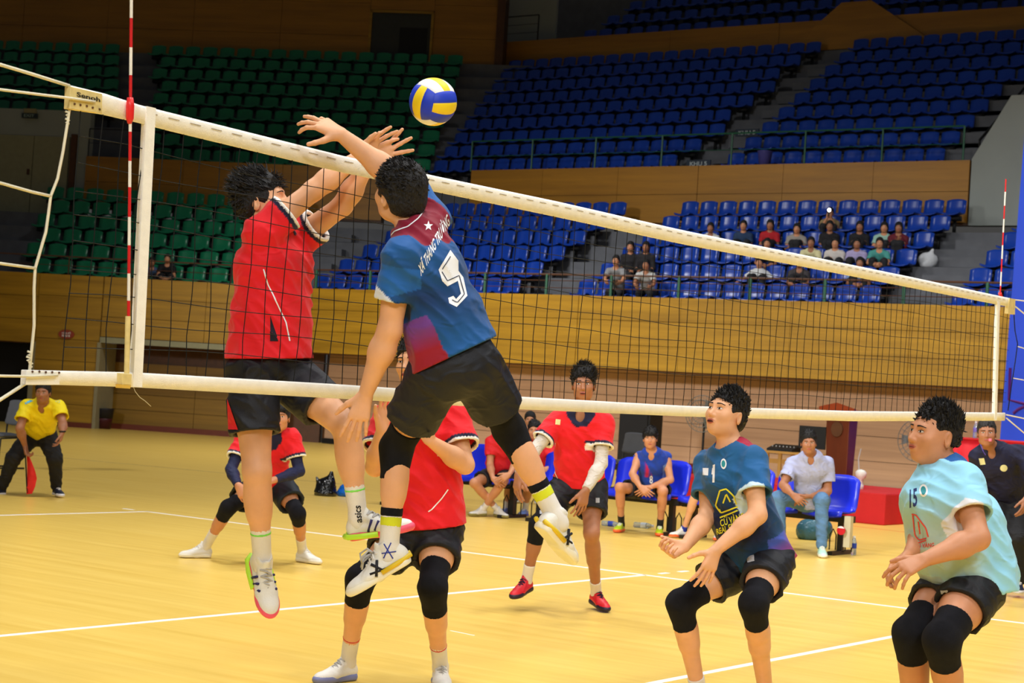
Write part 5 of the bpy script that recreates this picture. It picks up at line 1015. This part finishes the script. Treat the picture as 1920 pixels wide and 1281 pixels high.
BK,_=sit('person in a pale lilac polo and blue jeans sitting on the bench, hands clasped',18.95,dict(neck=(1520,853),pel=(1522,938),head=(1516,831),dn=-.2,dh=-.28,sh=(0,0),ft=((-.3,0,.9),(-.05,0,1))),(((1486,870),(1468,910),(1486,928)),((1551,870),(1552,921),(1502,932))),((1460,934),(1541,938)),((1464,1008),(1541,1018)),
 s=.97,bulk=1.04,shirt=dict(m=M_gpolo,ease=.022,hem=-.03,sleeve=.66,sw=.02,flare=.01,vneck=1),shorts=dict(len=1.2,ease=.012,m=M_jean,top=.03),shoe=(mat('mint_shoe',rgb(190,232,214),.5),M_solew),skin=M_sk3,hair=dict(top=.020,side=.008,line=.062,tufts=(700,.016,(.35,.35,.3,.2,0),.005,9)))
BLs,_=sit('person in a red shirt sitting on the bench beside the backpack, legs crossed',21.4,dict(neck=(941,816),pel=(935,892),head=(948,797),sh=(0,0),fr=(.1,-.2,1),ft=((.6,0,.8),(-.7,0,.6))),(((921,828),(919,872),(924,897)),((962,828),(968,868),(955,890))),((889,906),(942,905)),((934,940),(906,948)),
 s=.93,shirt=dict(m=mat('red_cloth',(0,0,0)),ease=.02,hem=0,sleeve=.6,sw=.02,flare=.01),shorts=dict(len=.6,ease=.02),sock=(.10,M_sock),shoe=(M_shoew,mat('olive_sole',rgb(140,130,70),.6)),skin=M_sk2,hair=dict(top=.014,side=.008,tufts=(300,.02,(.4,.3,.3,0,0),.006,11)))
BM,_=sit('person in a red shirt bent forward on the bench behind the standing red player',21.7,dict(neck=(1010,826),pel=(1012,892),head=(1002,808),sh=(0,0),fr=(-.4,-.3,.9),ft=((-.4,0,.9),(-.3,0,.9))),(((992,836),(985,875),(974,905)),((1030,836),(1034,872),(1000,905))),((955,910),(990,912)),((950,952),(985,955)),
 s=.93,shirt=dict(m=MATS['red_cloth'],ease=.02,hem=0,sleeve=.6,sw=.02,flare=.01),shorts=dict(len=.6,ease=.02),sock=(.22,M_sock),shoe=(mat('blue_white_shoe',rgb(120,150,220),.5),mat('blue_sole',rgb(40,70,200),.5)),skin=M_sk2,hair=dict(top=.014,side=.008,tufts=(300,.02,(.4,.3,.3,0,0),.006,11)))
BN,_=sit('person sitting on the bench hidden behind the crouching player, one leg showing',20.0,dict(neck=(1366,862),pel=(1350,935),head=(1368,846),sh=(0,0),ft=((-.8,0,.5),(-.3,0,.9))),(((1345,874),(1350,905),(1355,930)),((1395,874),(1395,905),(1375,930))),((1306,922),(1372,930)),((1283,978),(1350,985)),
 s=.86,shirt=dict(m=M_nv,ease=.01,hem=0,sleeve=.6,flare=0),shorts=dict(len=.6,ease=.01),sock=(.06,MATS['deep_blue_print']),shoe=(M_shoew,M_or),skin=M_sk1,hair=dict(top=.01,side=.004))
BW,_=sit('person in dark clothes with tied-back black hair seated far behind the bench',24.5,dict(neck=(993,806),pel=(993,862),head=(994,788),sh=(0,0)),(((980,815),(972,842),(984,815)),((1006,815),(1010,842),(1002,822))),((975,880),(1010,880)),((975,930),(1010,930)),hand=((cv(.3,.9,.2),cv(.5,0,-.6),cv(0,0,1),{}),(cv(-.3,.9,.2),cv(.5,0,-.6),cv(0,0,1),{})),
 s=.88,shirt=dict(m=M_navy,ease=.02,hem=0,sleeve=1.5,flare=.01),shorts=dict(len=1.2,ease=.02,m=M_trs),shoe=(M_shb,M_sole2),skin=M_sk2,hair=dict(top=.012,side=.01,nape=-.08,extra=[lambda c,f,u,s:ell(c-f*.11*s+u*.02*s,(.04*s,.045*s,.04*s),None,.02)]))
# ================= spectators
def spect(label,px,row,shirt,trs,pose,fr=2,female=0,skin=M_sk2,s=.90,yaw=None,long=0):
    k=.85*row-.06; d,nn=FR[fr]; x,y=px; w=pl(x,y,(*nn,0),nn@(K+nn*k)); fz=RZ(row); sx=w[:2]
    F_=nz(V(-nn[0],-nn[1],0)+V(0,-.35,0) if yaw is None else V(*yaw,0)); Rt=np.cross(F_,V(0,0,1)); base=V(sx[0],sx[1],fz)-F_*.12
    Z=V(0,0,1); a=-Rt; J={}; c=w[2]-fz-1.055; lean={'knees':.20,'rail':.34,'clasp':.18,'spread':-.05}.get(pose,.06)
    hz=1.055+max(-.25,min(.12,c)); J['pel']=base-F_*.02+Z*.50; J['neck']=base+F_*lean+Z*(hz-.17); J['head']=base+F_*(lean+.05)+Z*hz; J['hf']=F_-Z*.05; J['hu']=Z; J['front']=F_; J['kf']=F_
    for e,g_ in (('a',1),('b',-1)):       # a = image-left
        R_=Rt*g_ if (Rt@CR)<0 else -Rt*g_; R_=R_ if (R_@CR)*(-1 if e=='a' else 1)>0 else -R_
        sh=J['neck']+R_*.165*s-Z*.045; J['sh'+e]=sh
        el,wr={'knees':(F_*.14-Z*.22+R_*.05,F_*.34-Z*.30-R_*.10),'clasp':(F_*.12-Z*.22+R_*.06,F_*.30-Z*.26-R_*.13),'fold':(F_*.10-Z*.23+R_*.06,F_*.25-Z*.18-R_*.20),'lap':(F_*.02-Z*.26+R_*.04,F_*.20-Z*.36-R_*.04),'mouth':(F_*.14-Z*.20+R_*.02,F_*.15-Z*.0-R_*.10) if e=='b' else (F_*.10-Z*.24,F_*.28-Z*.26-R_*.18),
           'phone':(F_*.16-Z*.16+R_*.02,F_*.26+Z*.08-R_*.12),'spread':(R_*.20-Z*.16+F_*.02,R_*.36-Z*.26+F_*.10),'rail':(F_*.12-Z*.18+R_*.06,F_*.22-Z*.26+R_*.02)}[pose]
        J['el'+e]=sh+el*s; J['wr'+e]=sh+wr*s; J['hp'+e]=J['pel']+R_*.09; sp_=.05 if female else .12
        J['kn'+e]=J['pel']+F_*.40+R_*sp_+Z*.0-Z*.02; J['an'+e]=base+F_*.36+R_*sp_+Z*.09; J['ft'+e]=F_; J['fu'+e]=Z; J['hd'+e]=(nz(F_*.7-Z*.3-R_*.4) if pose!='phone' else Z,-Z*.2-R_,Z,{})
    hr=dict(top=.012,side=.010,nape=-.06)
    if long: hr=dict(top=.012,side=.014,nape=-.12,extra=[lambda c,f,u,s:lim(c-f*.06*s,c-f*.06*s-u*.24*s,np.cross(f,u),(.085*s,.05*s),(.09*s,.035*s),.04)])
    o=person(label,(base[0],base[1],fz),J,h=.015,fine=False,s=s,bulk=.95,skin=skin,shirt=dict(m=shirt,ease=.018,hem=0,sleeve=1.5 if long==1 or pose=='rail0' else .65,sw=.015,flare=.01,fold=.003),shorts=dict(len=1.2,ease=.015,m=trs),shoe=(M_shb,M_sole2),hair=hr); return o,J
cm=lambda n,*c: mat('shirt_'+n,rgb(*c),.8,bump=.2,bs=40)
M_dkt=mat('dark_trousers',rgb(34,34,38),.85)
SPC=[('person in a white shirt in the fourth row, leftmost of that row',(1334,430),4,cm('white',206,206,204),'knees',0,0),
('person in a dark blue shirt in the fourth row, second from left',(1394,423),4,cm('slate',34,58,92),'lap',0,0),
('person in a bright red top with black hair in the fourth row',(1444,422),4,cm('red',176,26,36),'lap',1,2),
('person in a beige-grey top with folded arms in the fourth row',(1494,432),4,cm('greige',152,146,138),'fold',1,2),
('person in a black top seated below the one filming',(1556,424),4,cm('black',24,22,26),'lap',1,0),
('person holding up a phone with its light on in the fifth row',(1556,404),5,cm('tan',150,130,92),'phone',0,0),
('person in a black open jacket in the fourth row right of the filming person',(1612,425),4,cm('jet',26,26,30),'lap',1,1),
('person in a pale green and white top in the fourth row',(1658,427),4,cm('mint',150,190,176),'fold',1,2),
('person in a dark red top with a hand at the mouth',(1685,427),4,cm('wine',96,20,36),'mouth',1,1),
('person in a dark checked shirt in the third row, left of the yellow shirt',(1440,458),3,cm('check',70,76,86),'knees',0,0),
('person in a pale yellow shirt in the third row',(1522,456),3,cm('cream',212,206,160),'knees',0,0),
('person in a white collared shirt in the third row between yellow and lavender shirts',(1566,456),3,cm('offwhite',206,200,196),'lap',0,0),
('person in a lavender shirt in the third row',(1607,457),3,cm('lav',170,160,204),'lap',0,0),
('person in a teal polo at the right end of the third row',(1650,457),3,cm('teal',70,148,142),'clasp',0,0),
('person in a light blue shirt with clasped hands in the second row',(1613,494),2,cm('sky',130,164,212),'clasp',0,0),
('person in a white polo with arms spread over the seats in the second row',(1422,500),2,cm('polo',204,206,208),'spread',0,0),
('person in dark clothes in the second row, mostly behind the net band',(1500,498),2,cm('coal',60,56,60),'knees',0,0),
('person in black with long dark hair, left of the two young women',(1182,463),2,cm('blackb',28,26,30),'lap',1,1),
('person in a black jacket over a white top, long dark hair',(1211,463),2,cm('blackc',30,28,32),'lap',1,1),
('person in a grey shirt leaning at the rail below the two young women',(1160,491),1,cm('grey',132,134,138),'rail',0,0),
('person in a white shirt leaning arms on the rail, dark hair',(1216,499),1,cm('whiteb',180,182,180),'rail',0,0),
('person in a black shirt among the green seats',(315,486),1,cm('blackd',20,20,24),'knees',0,0),
('person in a blue-grey shirt beside the side band among the green seats',(286,492),1,cm('bluegrey',60,84,120),'knees',0,0)]
for i,(lb,px_,row,m_,pose,fem,lg) in enumerate(SPC):
    g1=lb.endswith('green seats'); o,J=spect(lb,px_,row,m_,M_dkt,pose,fr=1 if g1 else 2,female=fem,long=lg,skin=M_sk2 if i%2 else M_sk3)
    tag(o['root'],None,None,'spectators in the lower stand')
    if pose=='phone':
        p=(J['wra']+J['wrb'])/2+V(0,0,.13)+nz(J['hf'])*.03; f=nz(J['hf']); r_=np.cross(f,V(0,0,1))
        ph=thing('phone','phone held up with a bright white light in the fifth row','phone',p); mb=MB(); mb.prism([p+r_*.036+V(0,0,.07),p-r_*.036+V(0,0,.07),p-r_*.036-V(0,0,.07),p+r_*.036-V(0,0,.07)],-f*.008); mb.build('case',M_black,ph)
        q=p+f*.004+V(0,0,.05); MB().tube([q,q+f*.004],.035,14).build('flash_light',mat('flash_glow',(1,.95,.85),.4,emit=25),ph)
# ================= benches, stage, tables, bags
M_bs=mat('bench_blue_plastic',rgb(26,44,206),.3,var=.05); M_stl=mat('dark_steel',rgb(52,50,48),.4,metal=.6); M_cream=mat('cream_metal',rgb(196,190,160),.5)
def bench_seat_mesh():
    prof=[(-.23,.40),(-.21,.445),(-.05,.43),(.12,.44),(.185,.50),(.215,.62),(.24,.76),(.25,.83)]; xs=np.linspace(-1,1,7); v=[];n=7
    for lay in (0,1):
        for j,(y,z) in enumerate(prof):
            for x in xs:
                ww=.225*(.9 if j==7 else 1); e=abs(x)**2*.04; dy=-e if j>=4 else 0; dz=(e*.6 if j<4 else (-.04*abs(x)**4 if j==7 else 0)); o=(0,0) if lay==0 else ((.022,0) if j>=4 else (0,-.022)); v.append((x*ww,y+dy+o[0],z+dz+o[1]))
    f=[]; q=lambda l,j,i:l*56+j*7+i
    for j in range(7):
        for i in range(6): f+=[(q(0,j,i),q(0,j,i+1),q(0,j+1,i+1),q(0,j+1,i)),(q(1,j,i),q(1,j+1,i),q(1,j+1,i+1),q(1,j,i+1))]
        for i in (0,6): a=(q(0,j,i),q(0,j+1,i),q(1,j+1,i),q(1,j,i)); f.append(a if i==0 else a[::-1])
    for i in range(6):
        for j in (0,7): a=(q(0,j,i+1),q(0,j,i),q(1,j,i),q(1,j,i+1)); f.append(a if j==0 else a[::-1])
    return MB().add(v,f).mesh('seat',M_bs,True)
BSM=bench_seat_mesh()
def bench(y0,n,label):
    r=thing('bench',label,'bench',(13.3,y0,0),'team benches')
    for i in range(n):
        o=bpy.data.objects.new('seat',BSM); C.objects.link(o); o.parent=r; o.location=(0,.26+.5*i,0); o.rotation_euler=(0,0,-math.pi/2)
    L=.5*n; MB().box((13.2,y0,.34),(13.36,y0+L,.41)).build('beam',M_stl,r)
    for yy in (y0+.12,y0+L-.12):
        m=MB(); m.box((13.25,yy-.03,.03),(13.31,yy+.03,.36)); m.box((13.02,yy-.03,0),(13.55,yy+.03,.04)); m.build('leg',M_stl,r)
        for s_ in (-.09,.09): MB().tube([(13.28,yy+s_-.035,.04),(13.28,yy+s_-.035,.2),(13.28,yy+s_,.26),(13.28,yy+s_+.035,.2),(13.28,yy+s_+.035,.04)],.008,6).build('brace',M_stl,r)
    return r
b1=bench(3.0,4,'blue plastic bench seats under the person in the lilac polo'); bench(5.04,4,'blue plastic bench seats under the person in sleeveless blue'); bench(7.2,4,'blue plastic bench seats under the red player with crossed legs')
MB().box((13.05,2.92,.10),(13.12,2.99,.42)).build('end_bracket',M_cream,b1)
q=atX(1578,995,13.0); dsc=thing('paddle','round red and white paddle hanging at the bench end','paddle',q)
MB().tube([q,q-V(.02,0,0)],.045,20).build('disc',mat('paddle_red',rgb(200,30,40),.4),dsc); MB().prism([q+V(-.021,.045*math.cos(a),.045*math.sin(a)) for a in np.linspace(.6,2.6,9)],(-.003,0,0)).build('white_segment',M_num,dsc)
# red covered platforms, podium, long table
M_rc=mat('red_tablecloth',rgb(196,30,34),.8,bump=.25,bs=30,var=.08,vs=3)
def platform(x0,x1,y0,y1,h,label):
    v=[];m=MB(); m.box((x0,y0,0),(x1,y1,h)); o=m.build('covered_platform',M_rc,bevel=.02); return tag(o,label,'platform')
platform(18.7,20.9,4.9,8.4,.43,'low platform covered in red cloth under the wooden podium'); platform(19.7,22.2,-4,4.86,.45,'low platform covered in darker red cloth under the long table')
pq=atX(1572,905,19.6); py=pq[1]; pz=.43; M_pod=wood('podium_wood',rgb(84,32,14),rgb(112,48,22),.35,(2,2,.5))
pod=thing('podium','tall reddish-brown wooden podium with slanted top on the red platform','podium',(19.7,py,pz))
pm=MB(); pm.add([(19.5,py-.16,pz+.1),(19.5,py+.16,pz+.1),(19.72,py+.16,pz+.1),(19.72,py-.16,pz+.1),(19.45,py-.18,pz+1.05),(19.45,py+.18,pz+1.05),(19.76,py+.18,pz+1.05),(19.76,py-.18,pz+1.05)],[(0,3,2,1),(4,5,6,7),(0,1,5,4),(1,2,6,5),(2,3,7,6),(3,0,4,7)]); pm.build('body',M_pod,pod,bevel=.01)
pm=MB(); pm.box((19.42,py-.27,pz),(19.85,py+.27,pz+.12)); pm.build('plinth',M_pod,pod,bevel=.01)
pm=MB(); pm.add([(19.38,py-.27,pz+1.09),(19.38,py+.27,pz+1.09),(19.85,py+.27,pz+1.01),(19.85,py-.27,pz+1.01),(19.38,py-.27,pz+1.13),(19.38,py,pz+1.20),(19.38,py+.27,pz+1.13),(19.85,py+.27,pz+1.05),(19.85,py-.27,pz+1.05)],[(0,1,2,3),(4,8,7,6,5),(0,4,5,6,1),(1,6,7,2),(2,7,8,3),(3,8,4,0)]); pm.build('top',mat('podium_top_wood',rgb(140,58,24),.35),pod)
pm=MB(); pm.prism([(19.43,py+.09*math.cos(a),pz+.82+.11*math.sin(a)) for a in np.linspace(0,6.28,13)[:-1]],(.05,0,0)); pm.build('carved_emblem',M_dwood,pod)
c=atX(1613,908,19.4); cu=thing('water_jug','small white kettle-like jug on the red platform beside the podium','jug',(c[0],c[1],.43)); MB().lathe([(.05,0),(.05,.06),(.035,.08),(.03,.14),(.075,.17),(.08,.24),(.05,.27),(.01,.28)],14,None,(c[0],c[1],.43)).build('body',mat('white_plastic',rgb(226,226,218),.4),cu,smooth=True); MB().tube([V(c[0],c[1]+.03,.68),V(c[0],c[1]+.05,.85),V(c[0],c[1]+.02,1.0)],.01,6).build('stem',MATS['grey_lace'],cu)
tb=thing('long_table','long table draped in bright red pleated cloth at right','table',(20.6,1,.45)); tm=MB(); v=[];f=[]; ys=np.linspace(4.6,-3.8,169)
for i,y in enumerate(ys):
    o=.03*math.sin(i*1.35)+.012*math.sin(i*.6); v+=[(20.25+o,y,.46),(20.27,y,1.22)]
    if i: f.append((2*i-2,2*i-1,2*i+1,2*i))
tm.add(v,f); so=tm.build('pleated_skirt',mat('red_skirt',rgb(214,28,40),.65),tb,smooth=True); md=so.modifiers.new('solid','SOLIDIFY'); md.thickness=.004
MB().box((20.24,-3.8,1.22),(20.95,4.62,1.25)).build('table_top',M_rc,tb,bevel=.01); MB().box((20.9,-3.8,.46),(20.93,4.6,1.22)).build('back_panel',M_rc,tb)
def bottle(x,y,z,label,hgt=.21,lab='label_blue',col=(40,70,190),ax=V(0,0,1),nm='water_bottle'):
    r=thing(nm,label,'bottle',(x,y,z)); ax=nz(ax); a=nz(np.cross(ax,V(.3,.9,.1))); b=np.cross(ax,a); M=np.stack([a,b,ax]); s=hgt/.21; k=lambda pr:[(p*s,q*s) for p,q in pr]
    MB().lathe(k([(.026,0),(.030,.01),(.030,.05),(.0285,.06),(.030,.07),(.030,.14),(.018,.18),(.012,.188)]),14,M,(x,y,z)).build('body',mat('clear_plastic',rgb(214,228,238),.1,trans=.7,spec=.6),r,smooth=True)
    MB().lathe(k([(.0308,.075),(.0312,.08),(.0312,.125),(.0308,.13)]),14,M,(x,y,z)).build('wrap_label',mat(lab,rgb(*col),.5),r,smooth=True); MB().lathe(k([(.0145,.188),(.0145,.21)]),12,M,(x,y,z)).build('cap',mat('cap_white',rgb(230,232,240),.4),r); return r
p=atZ(1600,1041); bottle(p[0],p[1],0,'clear water bottle with a blue label standing on the floor by the bench end',.20)
p=atZ(1128,986); bottle(p[0],p[1],.032,'water bottle with a blue label lying on the floor left of the lime shoes',.22,ax=V(.3,-1,0)); p=atZ(1172,990); bottle(p[0]+.2,p[1],.032,'clear water bottle lying on the floor behind the lime shoes',.24,'label_clear',(210,220,226),ax=V(.25,-1,0))
p=atX(1829,812,20.5); bottle(20.5,p[1],1.25,'water bottle with a violet label standing on the red table','label_violet' and .24,'label_violet',(120,110,200))
# bags
def lump(name,label,cat,prims,m,h=.012,fold=.012,fs=2.,parts=None):
    P,F=sculpt(prims,h,fold=fold,fs=fs); lo=P.min(0); org=V((P[:,0].min()+P[:,0].max())/2,(P[:,1].min()+P[:,1].max())/2,lo[2]); me,_,_=npmesh(name,P,F,m,org); o=link(name,me); o.location=tuple(org); return tag(o,label,cat)
p=atZ(610,930)+V(0,0,.0); g=[(p,V(0,0,-1))]
lump('plastic_bag','shiny black plastic bag standing on the floor behind the court','bag',[lim(p+V(0,0,.05),p+V(0,.0,.16),CR,(.15,.12),(.10,.08),.05,g),lim(p+V(0,0,.14)+CR*.04,p+V(0,0,.30)+CR*.06,CR,(.09,.07),(.02,.02),.04),lim(p+V(0,0,.14)-CR*.08,p+V(0,0,.24)-CR*.13,CR,(.05,.04),(.01,.01),.03)],mat('black_vinyl',rgb(12,12,14),.15,spec=.8))
p=atZ(648,931); lump('plastic_sack','bright blue plastic sack on the floor beside the black bag','bag',[lim(p+V(0,0,.05),p+V(0,0,.10),CR,(.12,.09),(.09,.06),.04,[(p,V(0,0,-1))])],mat('blue_film',rgb(20,110,220),.3))
p=atZ(1505,1014)+V(.3,0,0); lump('plastic_sack','translucent blue plastic sack under the lilac-shirted person\'s bench','bag',[lim(p+V(0,0,.10)-CR*.08,p+V(0,0,.12)+CR*.1,V(0,0,1),(.14,.13),(.13,.11),.06,[(p,V(0,0,-1))])],mat('teal_film',rgb(58,104,122),.3))
p=V(13.3,4.75,.45); lump('plastic_bag','crumpled clear plastic bag lying on a blue bench seat','bag',[lim(p+V(0,0,.08),p+V(-.02,0,.20),CR,(.09,.09),(.06,.05),.04)],mat('pale_film',rgb(150,180,214),.3))
p=atX(1742,497,30.3); p=V(30.2,p[1],RZ(4)+.0)
lump('plastic_bag','knotted white plastic bag on the stairs beside the spectators','bag',[lim(p+V(0,-.02,.12),p+V(0,.05,.18),CR,(.22,.15),(.16,.12),.06,[(p,V(0,0,-1))]),cap(p+V(0,-.05,.24),p+V(0,-.10,.36),.06,.03,.06)],mat('white_film',rgb(196,200,206),.4),h=.018)
p=V(13.3,8.45,.46); bp=lump('backpack','black backpack with straps standing on the end bench seat','backpack',[lim(p+V(0,0,.13)+V(0,.05,0),p+V(-.02,0,.33),V(0,1,0),(.19,.13),(.15,.10),.05),lim(p+V(-.13,0,.10),p+V(-.12,0,.2),V(0,1,0),(.13,.04),(.12,.03),.03)],mat('black_nylon',rgb(26,27,32),.7,bump=.3,bs=80),fold=.006)
ORG[bp.name]=np.array(bp.location)
for s_ in (-.07,.07): MB().tube([p+V(-.17,s_,.06),p+V(-.175,s_,.22),p+V(-.09,s_,.40)],.010,5).build('strap',M_stl,bp)
# wall-side furniture
def wy(x,y,X): return atX(x,y,X)[1]
y0,y1=wy(1160,800,25.2),wy(1218,800,25.2); sp=thing('loudspeaker','tall black loudspeaker cabinet against the pink wall','speaker',(25.4,(y0+y1)/2,0))
MB().box((25.2,y1,0),(25.7,y0,1.42)).build('cabinet',M_black,sp,bevel=.02); MB().box((25.17,y1+.04,.08),(25.2,y0-.04,1.34)).build('grille',mat('speaker_cloth',rgb(28,28,32),.9,bump=.6,bs=120),sp); MB().tube([(25.17,y0-.1,1.25),(25.16,y0-.1,1.25)],.015,8).build('badge',M_num,sp)
def office_chair(x,y,back,label,ang=0,z0=0):
    r=thing('office_chair',label,'chair',(x,y,z0)); Mg=mat('grey_chair_fabric',rgb(74,76,82),.9,bump=.3,bs=100); o=lambda a,b,c:V(x+a,y+b,z0+c)
    P,F=sculpt([lim(o(.22,0,.62),o(.27,0,.92),V(0,1,0),(.22,.03),(.20,.025),.03)],.014); me,_,_=npmesh('backrest',P,F,Mg,ORG[r.name]); link('backrest',me,r)
    P,F=sculpt([lim(o(-.15,0,.46),o(.12,0,.46),V(0,1,0),(.23,.035),(.22,.035),.03)],.014); me,_,_=npmesh('seat',P,F,Mg,ORG[r.name]); link('seat',me,r)
    for s_ in (-.2,.2): MB().tube([o(.26,s_,.75),o(.24,s_,.44),o(-.18,s_,.42),o(-.2,s_,.02),o(.25,s_,.02)],.014,6).build('frame',M_black,r,smooth=True)
    return r
office_chair(21.2,wy(1172,880,21.2),1,'grey padded chair behind the sleeveless blue player'); p=atZ(8,880); office_chair(p[0],p[1]+.1,1,'dark grey padded chair behind the line judge at the left edge')
def fan(px,py,X,label,r_=.30):
    q=atX(px,py,X); r=thing('pedestal_fan',label,'fan',(X,q[1],0)); y,z=q[1],q[2]; M=mat('fan_grey',rgb(110,114,112),.4)
    MB().lathe([(.22,0),(.22,.03),(.05,.06)],16,None,(X+.1,y,0)).build('base',M_black,r); MB().tube([(X+.1,y,.04),(X+.1,y,z-.1)],.02,8).build('pole',M_black,r); MB().tube([(X+.05,y,z),(X+.25,y,z)],.07,12).build('motor',M_black,r)
    g=MB()
    for R_ in (r_,r_*.75,r_*.5,r_*.25): g.tube([(X+.0 if R_==r_ else X-.05,y+R_*math.cos(a),z+R_*math.sin(a)) for a in np.linspace(0,2*math.pi,25)],.006,4,cap=False)
    for a in np.linspace(0,2*math.pi,25)[:-1]: g.tube([(X-.05,y+.06*math.cos(a),z+.06*math.sin(a)),(X-.05,y+r_*.8*math.cos(a),z+r_*.8*math.sin(a)),(X,y+r_*math.cos(a),z+r_*math.sin(a)),(X+.08,y+.1*math.cos(a),z+.1*math.sin(a))],.003,3,cap=False)
    g.build('cage',M,r)['kind']='stuff'
    for k in range(3):
        a0=k*2.094; MB().add([(X+.02,y+.04*math.cos(a0),z+.04*math.sin(a0)),(X,y+r_*.8*math.cos(a0-.3),z+r_*.8*math.sin(a0-.3)),(X+.03,y+r_*.85*math.cos(a0+.25),z+r_*.85*math.sin(a0+.25)),(X+.05,y+.06*math.cos(a0+.8),z+.06*math.sin(a0+.8))]+[(X+.026,y+.04*math.cos(a0),z+.04*math.sin(a0)),(X+.006,y+r_*.8*math.cos(a0-.3),z+r_*.8*math.sin(a0-.3)),(X+.036,y+r_*.85*math.cos(a0+.25),z+r_*.85*math.sin(a0+.25)),(X+.056,y+.06*math.cos(a0+.8),z+.06*math.sin(a0+.8))],[(0,1,2,3),(7,6,5,4),(0,4,5,1),(1,5,6,2),(2,6,7,3),(3,7,4,0)]).build('blade',M,r)
fan(1316,776,21.5,'grey pedestal fan behind the head of the crouching blue player'); fan(1722,826,21.6,'grey pedestal fan behind the head of the light blue player',.33)
y0,y1=wy(1432,850,24.6),wy(1548,855,24.6); dt=thing('wooden_table','small light wood table with equipment on it against the wall','table',(24.8,(y0+y1)/2,0)); Mt=mat('light_wood',rgb(186,140,70),.5)
MB().box((24.6,y1,.70),(25.2,y0,.74)).build('table_top',Mt,dt)
for xx in (24.64,25.14):
    for yy in (y1+.05,y0-.05,y0-.3): MB().box((xx,yy-.02,0),(xx+.05,yy+.03,.70)).build('leg',Mt,dt)
MB().box((24.66,y1+.05,.52),(24.69,y0-.05,.60)).build('apron',Mt,dt)
ya,yb=wy(1497,830,24.8),wy(1547,830,24.8); mo=thing('monitor','black monitor on the wooden table beside the podium','monitor',(24.85,(ya+yb)/2,.74)); MB().box((24.8,yb,.82),(24.84,ya,1.22)).build('screen',M_black,mo,bevel=.005); MB().box((24.82,(ya+yb)/2-.03,.75),(24.86,(ya+yb)/2+.03,.85)).build('stand',M_black,mo); MB().box((24.74,(ya+yb)/2-.12,.74),(24.95,(ya+yb)/2+.12,.755)).build('foot',M_black,mo)
ya,yb=wy(1442,845,24.75),wy(1490,845,24.75); eq=thing('audio_mixer','low black sound mixer on the wooden table','mixer',(24.8,(ya+yb)/2,.74)); MB().add([(24.65,yb,.74),(24.65,ya,.74),(25.0,ya,.74),(25.0,yb,.74),(24.65,yb,.78),(24.65,ya,.78),(25.0,ya,.86),(25.0,yb,.86)],[(0,3,2,1),(4,5,6,7),(0,1,5,4),(1,2,6,5),(2,3,7,6),(3,0,4,7)]).build('case',M_black,eq)
for i in range(7): a=yb+.04+(ya-yb-.08)*i/6; MB().tube([(24.8,a,.81),(24.8,a,.835)],.010,8).build('knob',MATS['grey_lace'],eq)
y0,y1=wy(1262,880,23.5),wy(1297,880,23.5); bx=thing('red_crate','dark red box on the floor near the wall behind the bench','box',(23.6,(y0+y1)/2,0)); MB().box((23.5,y1,0),(23.9,y0,.40)).build('body',mat('dark_red_box',rgb(130,20,28),.6),bx,bevel=.01); MB().box((23.48,y1-.02,.36),(23.92,y0+.02,.42)).build('lid',mat('dark_red_lid',rgb(100,16,24),.6),bx)
# bin in the recess at left
p=atZ(195,803); bn=thing('waste_bin','dark waste basket by the recessed wall at left','bin',(p[0]-.3,p[1]-.3,0)); MB().lathe([(.17,0),(.19,.2),(.20,.25)],18,None,(p[0]-.3,p[1]-.3,0)).build('base',mat('bin_maroon',rgb(70,16,24),.5),bn,smooth=True); MB().lathe([(.20,.25),(.22,.46),(.225,.48)],18,None,(p[0]-.3,p[1]-.3,0)).build('body',mat('bin_black',rgb(30,28,36),.5),bn,smooth=True)
# basket in the upper stand
p=atX(1434,298,33.25); bk=thing('plastic_basket','violet plastic basket on the walkway before the upper blue seats','basket',(33.25,p[1],7.1)); MB().lathe([(.13,0),(.17,.33),(.185,.35),(.18,.33),(.15,.3)],18,None,(33.25,p[1],7.1)).build('body',mat('violet_plastic',rgb(72,70,140),.5),bk,smooth=True)
# blue event backdrop at the right
a=atX(1917,300,22.9); b=atX(1872,860,22.9); c=a+(a-b)*.35; M_bd=mat('blue_backdrop_print',rgb(36,78,226),.5,var=.05,vs=1)
bd=thing('event_backdrop','tall bright blue event backdrop at the right edge','backdrop',(23,b[1]-2,0)); b0=V(22.9,b[1]+ (b[1]-a[1])/(a[2]-b[2])*(b[2]-0),0)
MB().prism([b0,V(22.9,c[1],c[2]),V(22.9,-7,c[2]),V(22.9,-7,0)],(.06,0,0)).build('printed_cloth',M_bd,bd)
for yy in (b[1]-.3,b[1]-4): MB().box((22.97,yy-.04,0),(23.05,yy+.04,c[2])).build('frame_post',M_stl,bd)
M_pu=mat('purple_print',rgb(84,24,110),.5)
for ln in ([(1894,690),(1892,750),(1921,757)],[(1900,775),(1908,768),(1921,762)]):
    MB().tube([atX(x,y,22.88) for x,y in ln],.022,5).build('printed_line',M_pu,bd)
